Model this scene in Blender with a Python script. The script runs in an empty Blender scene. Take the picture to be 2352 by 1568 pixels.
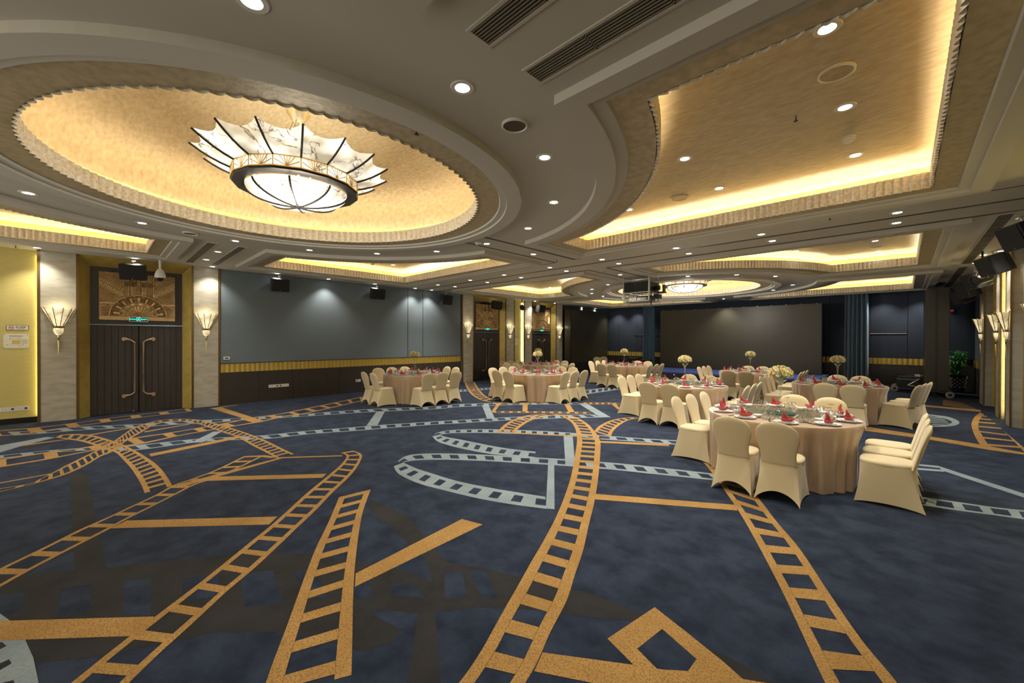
import bpy, bmesh, math, random
from math import sin, cos, pi, sqrt, radians, atan2, hypot
from mathutils import Vector, Matrix
from mathutils.geometry import tessellate_polygon
random.seed(7)
COL = bpy.context.scene.collection
scn = bpy.context.scene

# ---------------------------------------------------------------- camera
F = 924.19; CAM_H = 1.8
YAW, PIT, ROL = 0.7713, -0.0049, 0.0028
_s, _c = sin(YAW), cos(YAW); _sp, _cp = sin(PIT), cos(PIT); _sr, _cr = sin(ROL), cos(ROL)
FW = Vector((-_s*_cp, _c*_cp, _sp)); R0 = Vector((_c, _s, 0)); U0 = Vector((_s*_sp, -_c*_sp, _cp))
RT = _cr*R0 + _sr*U0; UP = _cr*U0 - _sr*R0
cam_d = bpy.data.cameras.new('camera'); cam = bpy.data.objects.new('camera', cam_d); COL.objects.link(cam)
m = Matrix.Identity(4)
for i in range(3):
    m[i][0] = RT[i]; m[i][1] = UP[i]; m[i][2] = -FW[i]
m[2][3] = CAM_H
cam.matrix_world = m
cam_d.sensor_width = 36; cam_d.lens = F/2352*36; cam_d.clip_start = .05; cam_d.clip_end = 200
scn.camera = cam

def at(u, v, z=0.0):
    "measured photo point -> place on a level surface at height z"
    d = FW + (u-1176)/F*RT + (784-v)/F*UP
    t = (z-CAM_H)/d.z
    return Vector((d.x*t, d.y*t, z))

# ---------------------------------------------------------------- materials
def newmat(name):
    mt = bpy.data.materials.new(name); mt.use_nodes = True
    nt = mt.node_tree; b = nt.nodes['Principled BSDF']
    return mt, nt, b
def mat(name, col, rough=.6, metal=0., noise=None, bump=0., bscale=60., emis=None, estr=0., trans=0., ior=1.45, scale3=(1,1,1), sheen=0., spec=None, detail=4, alpha=1.):
    mt, nt, b = newmat(name)
    b.inputs['Base Color'].default_value = (*col, 1); b.inputs['Roughness'].default_value = rough
    b.inputs['Metallic'].default_value = metal; b.inputs['IOR'].default_value = ior
    b.inputs['Transmission Weight'].default_value = trans
    if sheen: b.inputs['Sheen Weight'].default_value = sheen
    if spec is not None: b.inputs['Specular IOR Level'].default_value = spec
    if emis: b.inputs['Emission Color'].default_value = (*emis, 1); b.inputs['Emission Strength'].default_value = estr
    if noise or bump:
        tc = nt.nodes.new('ShaderNodeTexCoord'); mp = nt.nodes.new('ShaderNodeMapping'); mp.inputs['Scale'].default_value = scale3
        if name == 'marble': mp.inputs['Rotation'].default_value = (.6, 0, 0)
        nt.links.new(tc.outputs['Object'], mp.inputs['Vector'])
    if noise:
        col2, sc, lo, hi = noise
        n = nt.nodes.new('ShaderNodeTexNoise'); n.inputs['Scale'].default_value = sc; n.inputs['Detail'].default_value = detail
        r = nt.nodes.new('ShaderNodeValToRGB'); r.color_ramp.elements[0].position = lo; r.color_ramp.elements[1].position = hi
        r.color_ramp.elements[0].color = (*col, 1); r.color_ramp.elements[1].color = (*col2, 1)
        nt.links.new(mp.outputs['Vector'], n.inputs['Vector']); nt.links.new(n.outputs['Fac'], r.inputs['Fac'])
        nt.links.new(r.outputs['Color'], b.inputs['Base Color'])
    if bump:
        n2 = nt.nodes.new('ShaderNodeTexNoise'); n2.inputs['Scale'].default_value = bscale; n2.inputs['Detail'].default_value = 3
        bp = nt.nodes.new('ShaderNodeBump'); bp.inputs['Strength'].default_value = bump; bp.inputs['Distance'].default_value = .01
        nt.links.new(mp.outputs['Vector'], n2.inputs['Vector']); nt.links.new(n2.outputs['Fac'], bp.inputs['Height']); nt.links.new(bp.outputs['Normal'], b.inputs['Normal'])
    return mt
def carpet(name, c1, c2, c3, big=1.6, fine=55., amt=.5):
    mt, nt, b = newmat(name); b.inputs['Roughness'].default_value = .95; b.inputs['Specular IOR Level'].default_value = .1
    b.inputs['Sheen Weight'].default_value = .03
    tc = nt.nodes.new('ShaderNodeTexCoord')
    n1 = nt.nodes.new('ShaderNodeTexNoise'); n1.inputs['Scale'].default_value = big; n1.inputs['Detail'].default_value = 6; n1.inputs['Roughness'].default_value = .65
    n2 = nt.nodes.new('ShaderNodeTexNoise'); n2.inputs['Scale'].default_value = fine; n2.inputs['Detail'].default_value = 2
    r1 = nt.nodes.new('ShaderNodeValToRGB'); r1.color_ramp.elements[0].position = .38; r1.color_ramp.elements[1].position = .62
    r1.color_ramp.elements[0].color = (*c1, 1); r1.color_ramp.elements[1].color = (*c2, 1)
    r2 = nt.nodes.new('ShaderNodeValToRGB'); r2.color_ramp.elements[0].position = .5; r2.color_ramp.elements[1].position = .58
    r2.color_ramp.elements[0].color = (0, 0, 0, 1); r2.color_ramp.elements[1].color = (amt, amt, amt, 1)
    mx = nt.nodes.new('ShaderNodeMixRGB'); mx.inputs[2].default_value = (*c3, 1)
    for n in (n1, n2): nt.links.new(tc.outputs['Object'], n.inputs['Vector'])
    nt.links.new(n1.outputs['Fac'], r1.inputs['Fac']); nt.links.new(n2.outputs['Fac'], r2.inputs['Fac'])
    nt.links.new(r1.outputs['Color'], mx.inputs[1]); nt.links.new(r2.outputs['Color'], mx.inputs[0]); nt.links.new(mx.outputs[0], b.inputs['Base Color'])
    bp = nt.nodes.new('ShaderNodeBump'); bp.inputs['Strength'].default_value = .5; bp.inputs['Distance'].default_value = .006
    n3 = nt.nodes.new('ShaderNodeTexNoise'); n3.inputs['Scale'].default_value = 160.
    nt.links.new(tc.outputs['Object'], n3.inputs['Vector'])
    nt.links.new(n3.outputs['Fac'], bp.inputs['Height']); nt.links.new(bp.outputs['Normal'], b.inputs['Normal'])
    return mt
def alabaster(name, estr, tint=(1., .93, .78), vein=(.20, .15, .09)):
    mt, nt, b = newmat(name); b.inputs['Roughness'].default_value = .35
    tc = nt.nodes.new('ShaderNodeTexCoord')
    n1 = nt.nodes.new('ShaderNodeTexNoise'); n1.inputs['Scale'].default_value = 2.6; n1.inputs['Detail'].default_value = 7; n1.inputs['Distortion'].default_value = .8
    ab = nt.nodes.new('ShaderNodeMath'); ab.operation = 'SUBTRACT'; ab.inputs[1].default_value = .5
    ab2 = nt.nodes.new('ShaderNodeMath'); ab2.operation = 'ABSOLUTE'
    r = nt.nodes.new('ShaderNodeValToRGB'); r.color_ramp.elements[0].position = .001; r.color_ramp.elements[1].position = .014
    r.color_ramp.elements[0].color = (*vein, 1); r.color_ramp.elements[1].color = (*tint, 1)
    n2 = nt.nodes.new('ShaderNodeTexNoise'); n2.inputs['Scale'].default_value = 3.2
    r2 = nt.nodes.new('ShaderNodeValToRGB'); r2.color_ramp.elements[0].position = .35; r2.color_ramp.elements[1].position = .65
    r2.color_ramp.elements[0].color = (.22, .21, .17, 1); r2.color_ramp.elements[1].color = (1, 1, 1, 1)  # uneven glow of lamps behind the stone, painted into the emission
    mu = nt.nodes.new('ShaderNodeMixRGB'); mu.blend_type = 'MULTIPLY'; mu.inputs[0].default_value = 1
    nt.links.new(tc.outputs['Object'], n1.inputs['Vector']); nt.links.new(tc.outputs['Object'], n2.inputs['Vector'])
    nt.links.new(n1.outputs['Fac'], ab.inputs[0]); nt.links.new(ab.outputs[0], ab2.inputs[0]); nt.links.new(ab2.outputs[0], r.inputs['Fac'])
    nt.links.new(n2.outputs['Fac'], r2.inputs['Fac']); nt.links.new(r.outputs['Color'], mu.inputs[1]); nt.links.new(r2.outputs['Color'], mu.inputs[2])
    nt.links.new(mu.outputs[0], b.inputs['Emission Color']); b.inputs['Emission Strength'].default_value = estr
    nt.links.new(r.outputs['Color'], b.inputs['Base Color'])
    return mt
def clear(name, tint, fac, rough):
    mt, nt, b = newmat(name); nt.nodes.remove(b)
    out = [n for n in nt.nodes if n.type == 'OUTPUT_MATERIAL'][0]
    tr = nt.nodes.new('ShaderNodeBsdfTransparent'); tr.inputs[0].default_value = (*tint, 1)
    gl = nt.nodes.new('ShaderNodeBsdfGlossy'); gl.inputs['Roughness'].default_value = rough
    lw = nt.nodes.new('ShaderNodeLayerWeight'); lw.inputs['Blend'].default_value = .35
    mp = nt.nodes.new('ShaderNodeMapRange'); mp.inputs['To Min'].default_value = fac*.4; mp.inputs['To Max'].default_value = min(1, fac*2.6)
    mx = nt.nodes.new('ShaderNodeMixShader')
    nt.links.new(lw.outputs['Facing'], mp.inputs['Value']); nt.links.new(mp.outputs['Result'], mx.inputs[0])
    nt.links.new(tr.outputs[0], mx.inputs[1]); nt.links.new(gl.outputs[0], mx.inputs[2]); nt.links.new(mx.outputs[0], out.inputs['Surface'])
    return mt
M = dict(
 navy=carpet('navy_carpet', (.0115, .0165, .0295), (.0275, .038, .062), (.019, .0265, .044), 3.6, 80, .4),
 brown=carpet('brown_carpet', (.020, .019, .018), (.031, .029, .028), (.026, .024, .024), 2.2, 60, .4),
 gold=carpet('gold_carpet', (.33, .18, .052), (.42, .24, .076), (.20, .12, .038), 2., 95, .8),
 grey=carpet('grey_carpet', (.185, .225, .235), (.245, .285, .29), (.17, .205, .21), 2., 50, .5),
 paint=mat('warm_grey_paint', (.54, .51, .43), .75),
 groove=mat('groove_brown', (.085, .06, .035), .5, .3),
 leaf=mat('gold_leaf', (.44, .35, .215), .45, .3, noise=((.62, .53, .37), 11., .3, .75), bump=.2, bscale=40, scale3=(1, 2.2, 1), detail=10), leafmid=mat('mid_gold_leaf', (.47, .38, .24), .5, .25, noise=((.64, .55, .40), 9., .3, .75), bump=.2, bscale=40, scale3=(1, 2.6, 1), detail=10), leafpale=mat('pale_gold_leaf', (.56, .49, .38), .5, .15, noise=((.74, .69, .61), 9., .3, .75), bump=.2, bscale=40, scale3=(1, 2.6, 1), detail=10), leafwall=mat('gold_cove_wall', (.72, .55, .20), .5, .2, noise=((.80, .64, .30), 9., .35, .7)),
 leafring=mat('gold_leaf_flat', (.42, .34, .20), .5, .3, noise=((.56, .46, .30), 14., .35, .7), bump=.2, bscale=30),
 flute=mat('gilded_plaster', (.72, .60, .38), .4, .2, noise=((.90, .86, .78), 30., .35, .65)),
 marble=mat('marble', (.38, .345, .26), .25, noise=((.50, .465, .375), 3., .3, .7), scale3=(1, 1.2, 3.6), detail=10),
 champ=mat('champagne_metal', (.70, .64, .48), .3, .85), slat=mat('vent_slat', (.22, .19, .13), .5), bronze=mat('bronze_trim', (.17, .11, .045), .35, .7),
 goldpaint=mat('gilt_door_surround', (.46, .34, .085), .38, .35, noise=((.36, .26, .06), 5., .4, .75)),
 relief=mat('carved_bronze_relief', (.60, .42, .20), .42, .4, noise=((.48, .32, .14), 8., .3, .7)),
 darkwood=mat('dark_wood', (.030, .025, .020), .5, noise=((.045, .036, .027), 6., .3, .7), scale3=(8, 8, .6)),
 bluefab=mat('blue_grey_fabric', (.118, .148, .163), .9, noise=((.155, .19, .206), 90., .3, .7), scale3=(1, .2, 3), sheen=.2),
 navyfab=mat('navy_fabric', (.020, .028, .045), .85, noise=((.028, .038, .06), 60., .3, .7), sheen=.15),
 blackfab=mat('black_panel', (.012, .012, .014), .7),
 band=mat('gold_band', (.50, .35, .07), .4, .3),
 yellow=mat('yellow_wallcovering', (.58, .48, .16), .6, noise=((.52, .43, .14), 30., .3, .7), scale3=(1, .3, 2)),
 blackstone=mat('black_skirting', (.02, .018, .014), .2),
 cover=mat('cream_spandex', (.60, .485, .275), .75, bump=.05, bscale=300, sheen=.3),
 cloth=mat('champagne_satin', (.36, .24, .135), .36, noise=((.44, .305, .18), 120., .3, .7), sheen=.4, bump=.1, bscale=240),
 napkin=mat('red_linen', (.36, .035, .028), .85, noise=((.30, .025, .02), 160., .3, .7), sheen=.2),
 china=mat('white_china', (.80, .80, .79), .15),
 glass=clear('clear_glass', (.985, .99, .985), .26, .03),
 lazy=clear('green_tint_glass', (.90, .95, .90), .15, .06),
 lazyhub=mat('turntable_hub', (.12, .25, .25), .3, .2),
 chop=mat('dark_chopstick', (.05, .03, .025), .4),
 steel=mat('brushed_steel', (.55, .54, .5), .3, .9),
 brass=mat('brass', (.70, .53, .25), .28, .9),
 rosegold=mat('satin_copper', (.42, .30, .19), .45, .6),
 darkmetal=mat('dark_metal', (.045, .04, .035), .4, .6),
 black=mat('black_plastic', (.018, .018, .018), .45),
 blackgrille=mat('black_grille', (.010, .010, .010), .8),
 white=mat('white_plastic', (.72, .70, .62), .4),
 led=mat('led_screen_black', (.040, .036, .022), .35, noise=((.048, .043, .028), 140., .3, .7)),
 stage=mat('blue_stage_carpet', (.05, .09, .30), .9),
 skirt=mat('navy_stage_skirt', (.012, .014, .024), .75),
 curtain=mat('teal_velvet', (.045, .115, .18), .7, sheen=.6),
 leafy=mat('leaf_green', (.06, .30, .05), .4),
 pot=mat('pot', (.03, .03, .03), .3),
 rope=mat('rubber', (.30, .29, .25), .6),
 flY=mat('yellow_rose', (.80, .75, .28), .6), flW=mat('cream_rose', (.86, .82, .66), .6), flP=mat('pink_rose', (.78, .50, .42), .6),
 foliage=mat('bouquet_green', (.14, .24, .05), .6),
 bulb=mat('downlight_lamp', (1, 1, 1), .5, emis=(1, .98, .93), estr=14),
 covey=mat('cove_lamp_warm', (1, 1, 1), .5, emis=(1, .83, .55), estr=13), cove=mat('cove_lamp', (1, 1, 1), .5, emis=(1, .93, .80), estr=10),
 covetube=mat('cove_tube', (1, 1, 1), .5, emis=(1, .95, .92), estr=8), covew=mat('wall_cove_lamp', (1, 1, 1), .5, emis=(1, .85, .35), estr=12),
 coveback=mat('trough_paint', (.7, .6, .4), .7),
 alab=alabaster('alabaster_lit', .85, (1., .94, .80)), alabs=alabaster('alabaster_sconce', .72, (1., .86, .55), (.55, .42, .22)),
 exitface=mat('exit_face', (.01, .02, .015), .4),
 exitglow=mat('exit_glow', (0, .6, .4), .5, emis=(.05, .95, .62), estr=1.6),
 paper=mat('paper', (.70, .66, .50), .6), red=mat('sign_red', (.5, .03, .03), .6), ink=mat('ink', (.05, .05, .05), .6),
 amber=mat('plan_amber', (.60, .42, .12), .6), strip=mat('blue_metal_strip', (.25, .42, .52), .25, .6),
)

# ---------------------------------------------------------------- mesh helpers
class MB:
    def __init__(s): s.v = []; s.f = []; s.m = []
    def add(s, vs, fs, mi=0):
        o = len(s.v); s.v += [tuple(v) for v in vs]; s.f += [tuple(i+o for i in f) for f in fs]; s.m += [mi]*len(fs); return s
    def box(s, a, b, mi=0, bev=0.):
        x0, y0, z0 = a; x1, y1, z1 = b
        vs = [(x, y, z) for z in (z0, z1) for x, y in ((x0, y0), (x1, y0), (x1, y1), (x0, y1))]
        return s.add(vs, [(3,2,1,0), (4,5,6,7), (0,1,5,4), (1,2,6,5), (2,3,7,6), (3,0,4,7)], mi)
    def lathe(s, prof, n=24, c=(0, 0, 0), mi=0, ax=None):
        vs = []; fs = []
        for r, z in prof:
            for k in range(n):
                a = 2*pi*k/n; vs.append((c[0]+r*cos(a), c[1]+r*sin(a), c[2]+z))
        for j in range(len(prof)-1):
            for k in range(n):
                k2 = (k+1) % n; fs.append((j*n+k, j*n+k2, (j+1)*n+k2, (j+1)*n+k))
        return s.add(vs, fs, mi)
    def tube(s, pts, r, n=8, mi=0, cap=True):
        pts = [Vector(p) for p in pts]; rs = r if isinstance(r, (list, tuple)) else [r]*len(pts)
        vs = []; fs = []
        for i, p in enumerate(pts):
            t = (pts[min(i+1, len(pts)-1)]-pts[max(i-1, 0)]).normalized()
            u = t.cross(Vector((0, 0, 1)));
            if u.length < 1e-3: u = t.cross(Vector((1, 0, 0)))
            u.normalize(); w = t.cross(u)
            for k in range(n):
                a = 2*pi*k/n; vs.append(p+rs[i]*(cos(a)*u+sin(a)*w))
        for j in range(len(pts)-1):
            for k in range(n):
                k2 = (k+1) % n; fs.append((j*n+k, j*n+k2, (j+1)*n+k2, (j+1)*n+k))
        if cap: fs.append(tuple(range(n))[::-1]); fs.append(tuple(range((len(pts)-1)*n, len(pts)*n)))
        return s.add(vs, fs, mi)
    def loft(s, loops, closed=True, mi=0):
        n = len(loops[0]); vs = [v for l in loops for v in l]; fs = []
        for j in range(len(loops)-1):
            for k in range(n if closed else n-1):
                k2 = (k+1) % n; fs.append((j*n+k, j*n+k2, (j+1)*n+k2, (j+1)*n+k))
        return s.add(vs, fs, mi)
    def poly(s, pts, mi=0): return s.add(pts, [tuple(range(len(pts)))], mi)
    def prism(s, pts2, z0, z1, mi=0):
        n = len(pts2); vs = [(x, y, z0) for x, y in pts2]+[(x, y, z1) for x, y in pts2]
        return s.add(vs, [tuple(range(n))[::-1], tuple(range(n, 2*n))]+[(k, (k+1) % n, n+(k+1) % n, n+k) for k in range(n)], mi)
    def xf(s, mtx):
        s.v = [tuple(mtx @ Vector(v)) for v in s.v]; return s
    def build(s, name, mats, parent=None, smooth=False, merge=True):
        me = bpy.data.meshes.new(name); me.from_pydata(s.v, [], s.f)
        for mm in (mats if isinstance(mats, (list, tuple)) else [mats]): me.materials.append(mm)
        for p, mi in zip(me.polygons, s.m): p.material_index = mi
        bm = bmesh.new(); bm.from_mesh(me)
        if merge: bmesh.ops.remove_doubles(bm, verts=bm.verts, dist=1e-5)
        bmesh.ops.recalc_face_normals(bm, faces=bm.faces)
        if smooth:
            for f in bm.faces: f.smooth = True
            for e in bm.edges:
                if len(e.link_faces) == 2 and e.calc_face_angle(0) > radians(42): e.smooth = False
        bm.to_mesh(me); bm.free()
        o = bpy.data.objects.new(name, me); COL.objects.link(o)
        if parent: o.parent = parent
        return o
def tag(o, label, cat, group=None, kind=None):
    o['label'] = label; o['category'] = cat
    if group: o['group'] = group
    if kind: o['kind'] = kind
    return o
def thing(name, label, cat, loc=(0, 0, 0), rz=0., group=None, kind=None):
    o = bpy.data.objects.new(name, None); COL.objects.link(o); o.empty_display_size = .1
    o.location = loc; o.rotation_euler = (0, 0, rz)
    return tag(o, label, cat, group, kind)
KIDS = {}
def copy_tree(o, parent=None):
    c = o.copy(); COL.objects.link(c)
    if parent: c.parent = parent
    for ch in [x for x in o.children]: copy_tree(ch, c)
    return c
def place(o, loc, rz, label, group=None):
    o.location = loc; o.rotation_euler = (0, 0, rz); o['label'] = label
    if group: o['group'] = group
    return o
class Proto:
    "first placement moves the prototype itself, later ones copy the thing with its parts"
    def __init__(s, root): s.r = root; s.used = False
    def put(s, loc, rz, label, group=None):
        if not s.used: s.used = True; return place(s.r, loc, rz, label, group)
        return place(copy_tree(s.r), loc, rz, label, group)
ORD = ['first', 'second', 'third', 'fourth', 'fifth', 'sixth', 'seventh', 'eighth', 'ninth', 'tenth', 'eleventh', 'twelfth', 'thirteenth', 'fourteenth', 'fifteenth', 'sixteenth', 'seventeenth', 'eighteenth', 'nineteenth', 'twentieth']
HOUR = ['twelve', 'one', 'two', 'three', 'four', 'five', 'six', 'seven', 'eight', 'nine', 'ten', 'eleven']
def clock(dx, dy):
    "hour of a plan direction, twelve = straight away from the camera's view"
    f = dx*FW.x+dy*FW.y; r = dx*R0.x+dy*R0.y
    return HOUR[round(math.degrees(atan2(r, f))/30) % 12]

# ---------------------------------------------------------------- room sizes
XL, XR, YB, ZC = -13.2, 1.6, 21.36, 3.68
YN = -4.6
BAYS = [(-5.75, 1.85), (-5.75, 15.0)]

# ================================================================ FLOOR
fl = MB()
fl.poly([(XL-.4, YN, 0), (2.4, YN, 0), (2.4, YB+.4, 0), (XL-.4, YB+.4, 0)], 0)
Z_ = {1: .0006, 2: .0012, 3: .0018, 0: .0024}
def W2(fr, x, y, z): 
    p = at(fr[0]+x/fr[2], fr[1]+y/fr[2]); return Vector((p.x, p.y, z))
def cr(p0, p1, p2, p3, t):
    return .5*((2*p1)+(p2-p0)*t+(2*p0-5*p1+4*p2-p3)*t*t+(3*p1-p0-3*p2+p3)*t**3)
ZI = [0]
def zz(mi, z=None):
    ZI[0] += 1
    return (Z_[mi] if z is None else z)+ZI[0]*4e-6
def fpoly(fr, pts, mi, z=None):
    z = zz(mi, z); P_ = [W2(fr, x, y, z) for x, y in pts]
    fl.add(P_, [tuple(t) for t in tessellate_polygon([[Vector((p.x, p.y, 0)) for p in P_]])], mi)
def ladder(prs, N, mi, rail=.16, rung=.35, phase=0., z=None, rails=True):
    "prs: (frame, ax, ay, bx, by); woven film-strip: two rails joined by N rungs"
    z = zz(mi, z)
    A = [W2(p[0], p[1], p[2], z) for p in prs]; B = [W2(p[0], p[3], p[4], z) for p in prs]
    S = []
    n = len(prs)
    for i in range(n-1):
        for k in range(8):
            t = k/8
            S.append(tuple(cr(P[max(i-1, 0)], P[i], P[i+1], P[min(i+2, n-1)], t) for P in (A, B)))
    S.append((A[-1], B[-1]))
    L = [0.]
    for i in range(1, len(S)): L.append(L[-1]+((S[i][0]+S[i][1])/2-(S[i-1][0]+S[i-1][1])/2).length)
    def q(l):
        l = min(max(l, 0), L[-1]-1e-6)
        for i in range(1, len(L)):
            if L[i] >= l:
                t = (l-L[i-1])/max(L[i]-L[i-1], 1e-9); return S[i-1][0].lerp(S[i][0], t), S[i-1][1].lerp(S[i][1], t)
        return S[-1]
    if rails:
        for i in range(len(S)-1):
            (a, b), (c, d) = S[i], S[i+1]
            fl.poly([a, a.lerp(b, rail), c.lerp(d, rail), c], mi); fl.poly([b.lerp(a, rail), b, d, d.lerp(c, rail)], mi)
    P_ = L[-1]/N
    for k in range(int(N)+1):
        l0 = (k+phase)*P_; l1 = l0+rung*P_
        if l0 > L[-1]: break
        l1 = min(l1, L[-1]); g = [q(l0+(l1-l0)*j/3) for j in range(4)]
        for j in range(3):
            (a, b), (c, d) = g[j], g[j+1]
            fl.poly([a.lerp(b, rail*.98), b.lerp(a, rail*.98), d.lerp(c, rail*.98), c.lerp(d, rail*.98)], mi)
F1 = (0, 900, 2.6133); F2 = (850, 900, 2.3478); F3 = (1300, 1000, 2.2357); F5 = (0, 930, 4.704); F6 = (900, 880, 3.36); F7 = (480, 880, 4.523); F8 = (2000, 900, 4.48); FR = (2200, 880, 8.71)
def pr_(fr, *t): return [(fr,)+x for x in t]
# dim brown blotches of the lower layer of the pattern
fpoly(F1, [(0, 1110), (420, 1075), (600, 1060), (1000, 1015), (1500, 960), (1900, 975), (2352, 1050), (2700, 1170), (3200, 1180), (3600, 1330), (2900, 1290), (2500, 1330), (2352, 1500), (2180, 1560), (1750, 1440), (1300, 1440), (600, 1590), (0, 1640)], 1)
for sq in ([(360, 1180), (555, 1150), (530, 1330), (340, 1350)], [(745, 1130), (905, 1120), (905, 1340), (740, 1345)], [(0, 1220), (155, 1200), (120, 1320), (0, 1350)],
           [(1100, 1120), (1320, 1090), (1300, 1230), (1090, 1250)], [(1440, 1090), (1640, 1070), (1700, 1270), (1470, 1290)], [(1760, 1080), (1900, 1070), (1960, 1230), (1850, 1240)],
           [(2100, 1100), (2220, 1110), (2230, 1240), (2130, 1240)]): fpoly(F1, sq, 0, .0009)
for sq in ([(400, 965), (500, 975), (520, 1110), (405, 1115)], [(525, 965), (620, 960), (690, 1115), (600, 1100)], [(120, 1035), (250, 1040), (290, 1110), (110, 1090)], [(0, 1170), (265, 1195), (230, 1310), (40, 1215)]): fpoly(F2, sq, 0, .0009)
fpoly(F1, [(415, 480), (520, 490), (640, 1060), (450, 1070)], 1); fpoly(F2, [(350, 1160), (260, 1180), (200, 1568), (380, 1568)], 1)
fpoly(F2, [(0, 575), (220, 680), (320, 820), (420, 920), (620, 950), (820, 1000), (1200, 1090), (1480, 1200), (1380, 1215), (1000, 1180), (700, 1150), (380, 1180), (300, 900), (100, 720), (0, 640)], 1)
fpoly(F3, [(0, 780), (400, 920), (420, 960), (0, 920)], 1); fpoly(F3, [(500, 1000), (800, 1120), (1080, 1268), (900, 1268)], 1)
# grey film strips
ladder(pr_(F5, (150, 330, 80, 290), (560, 300, 480, 270), (880, 272, 760, 240), (1560, 236, 1500, 205), (1960, 208, 1840, 178))+pr_(F7, (0, 412, 0, 380), (350, 385, 350, 360), (900, 350, 900, 326), (1450, 313, 1420, 284), (1850, 292, 1800, 262), (2352, 268, 2352, 240))+pr_(F6, (540, 182, 540, 160), (1000, 166, 1000, 150), (1450, 163, 1440, 148)), 36, 2, .16, .42)
ladder(pr_(F5, (-100, 590, -100, 555), (600, 512, 520, 490), (1100, 485, 1050, 455), (1500, 485, 1420, 437), (2200, 395, 2130, 365))+pr_(F7, (620, 575, 540, 542), (1040, 528, 1000, 495), (1500, 496, 1480, 458), (1840, 468, 1820, 430), (2352, 430, 2352, 396))+pr_(F6, (540, 308, 520, 283), (920, 285, 900, 262), (1300, 270, 1290, 245), (1690, 262, 1600, 242)), 36, 2, .16, .42)
fpoly(F7, [(1740, 295), (1830, 288), (1750, 434), (1635, 442)], 2); fpoly(F1, [(1280, 238), (1335, 236), (1215, 302), (1145, 304)], 2)
fpoly(F6, [(695, 168), (745, 165), (795, 270), (735, 272)], 2); fpoly(F6, [(1440, 156), (1500, 152), (1690, 262), (1610, 262)], 2)
ladder(pr_(F6, (1600, 400, 1600, 432), (1440, 386, 1440, 412), (1200, 370, 1200, 398), (900, 358, 900, 388), (700, 354, 700, 383), (500, 358, 505, 384), (390, 370, 420, 390), (325, 392, 372, 397)), 15, 2, .2, .58)
ladder(pr_(F6, (2400, 450, 2460, 488), (2140, 437, 2200, 474), (1860, 420, 1900, 452), (1600, 400, 1610, 432)), 6, 2, .2, .42)
ladder(pr_(F6, (312, 408, 368, 397), (350, 447, 425, 415), (450, 482, 510, 430), (600, 517, 640, 456), (760, 545, 800, 488), (920, 562, 960, 512), (1100, 582, 1110, 528)), 9, 2, .24, .58)
ladder(pr_(F6, (2700, 722, 2780, 785), (2352, 682, 2420, 742), (1900, 632, 1960, 694), (1610, 606, 1650, 662), (1250, 580, 1250, 632), (1000, 566, 1000, 616), (700, 550, 720, 600), (400, 541, 420, 590), (200, 546, 240, 592), (100, 565, 160, 598), (45, 605, 90, 610)), 18, 2, .22, .5)
ladder(pr_(F2, (128, 400, 180, 380), (155, 442, 240, 408), (260, 492, 330, 438), (400, 530, 470, 480), (580, 573, 640, 515), (760, 605, 800, 542), (950, 630, 945, 565)), 9, 2, .24, .58)
fpoly(F2, [(960, 390), (993, 390), (995, 632), (948, 628)], 2); fpoly(F6, [(1325, 400), (1395, 395), (1415, 640), (1340, 635)], 2)
ladder(pr_(F8, (350, 1060, 300, 1150), (600, 1090, 560, 1172), (900, 1132, 960, 1228), (1250, 1182, 1320, 1275), (1700, 1230, 1760, 1335)), 5, 2, .18, .38)
fpoly(F8, [(690, 760), (1577, 1045), (1577, 1087), (735, 808)], 2); fpoly(F8, [(440, 738), (690, 760), (740, 785), (640, 775), (440, 752)], 2); fpoly(F8, [(440, 778), (740, 800), (760, 822), (440, 797)], 2)
ladder(pr_(F8, (440, 215, 440, 226), (620, 232, 600, 244), (780, 252, 720, 262), (880, 285, 810, 290), (912, 318, 835, 312), (860, 345, 790, 335), (700, 360, 680, 345), (480, 355, 500, 342)), 2, 2, .5, .9)
for k in range(5): fpoly(F8, [(560+20*k, 250+20*k), (740+22*k, 262+19*k), (745+22*k, 272+18*k), (555+16*k, 258+20*k)], 2)
fpoly((0, 1250, 2.6133), [(-60, 380), (0, 415), (50, 450), (150, 570), (200, 680), (232, 831), (220, 1000), (-300, 1000), (-300, 380)], 2)
for q_ in ([(-60, 620), (10, 585), (40, 610), (-60, 660)], [(-60, 740), (55, 690), (70, 715), (-60, 790)], [(-60, 850), (80, 815), (90, 835), (-60, 900)]): fpoly((0, 1250, 2.6133), q_, 1, .0013)
Z3 = (1000, 550, 3.92)
ladder(pr_(Z3, (1320, 1398, 1320, 1358), (1500, 1372, 1500, 1336), (1700, 1342, 1700, 1308)), 7, 2, .18, .42)
ladder(pr_(Z3, (220, 1372, 220, 1352), (520, 1345, 520, 1330)), 8, 2, .18, .42)
# gold film strips
ladder(pr_(F2, (330, 1720, 740, 1860), (480, 1568, 800, 1640), (600, 1395, 895, 1470), (700, 1215, 975, 1290), (800, 1040, 1062, 1120), (870, 915, 1105, 985), (940, 795, 1150, 850), (1000, 680, 1180, 715), (1050, 560, 1210, 590), (1085, 450, 1230, 465), (1105, 340, 1240, 350), (1116, 255, 1240, 262), (1105, 195, 1205, 205), (1075, 155, 1160, 162), (1020, 127, 1085, 128), (960, 122, 985, 118)), 30, 3, .23, .42, .2)
ladder(pr_(F6, (805, 381, 950, 381), (880, 312, 990, 340), (960, 272, 1065, 292), (1060, 246, 1160, 262), (1180, 238, 1290, 246)), 11, 3, .2, .4)
ladder(pr_(F6, (1560, 372, 1690, 412), (1600, 330, 1712, 365), (1680, 290, 1765, 318), (1780, 268, 1830, 284), (1905, 262, 1908, 270)), 9, 3, .2, .42)
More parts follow.
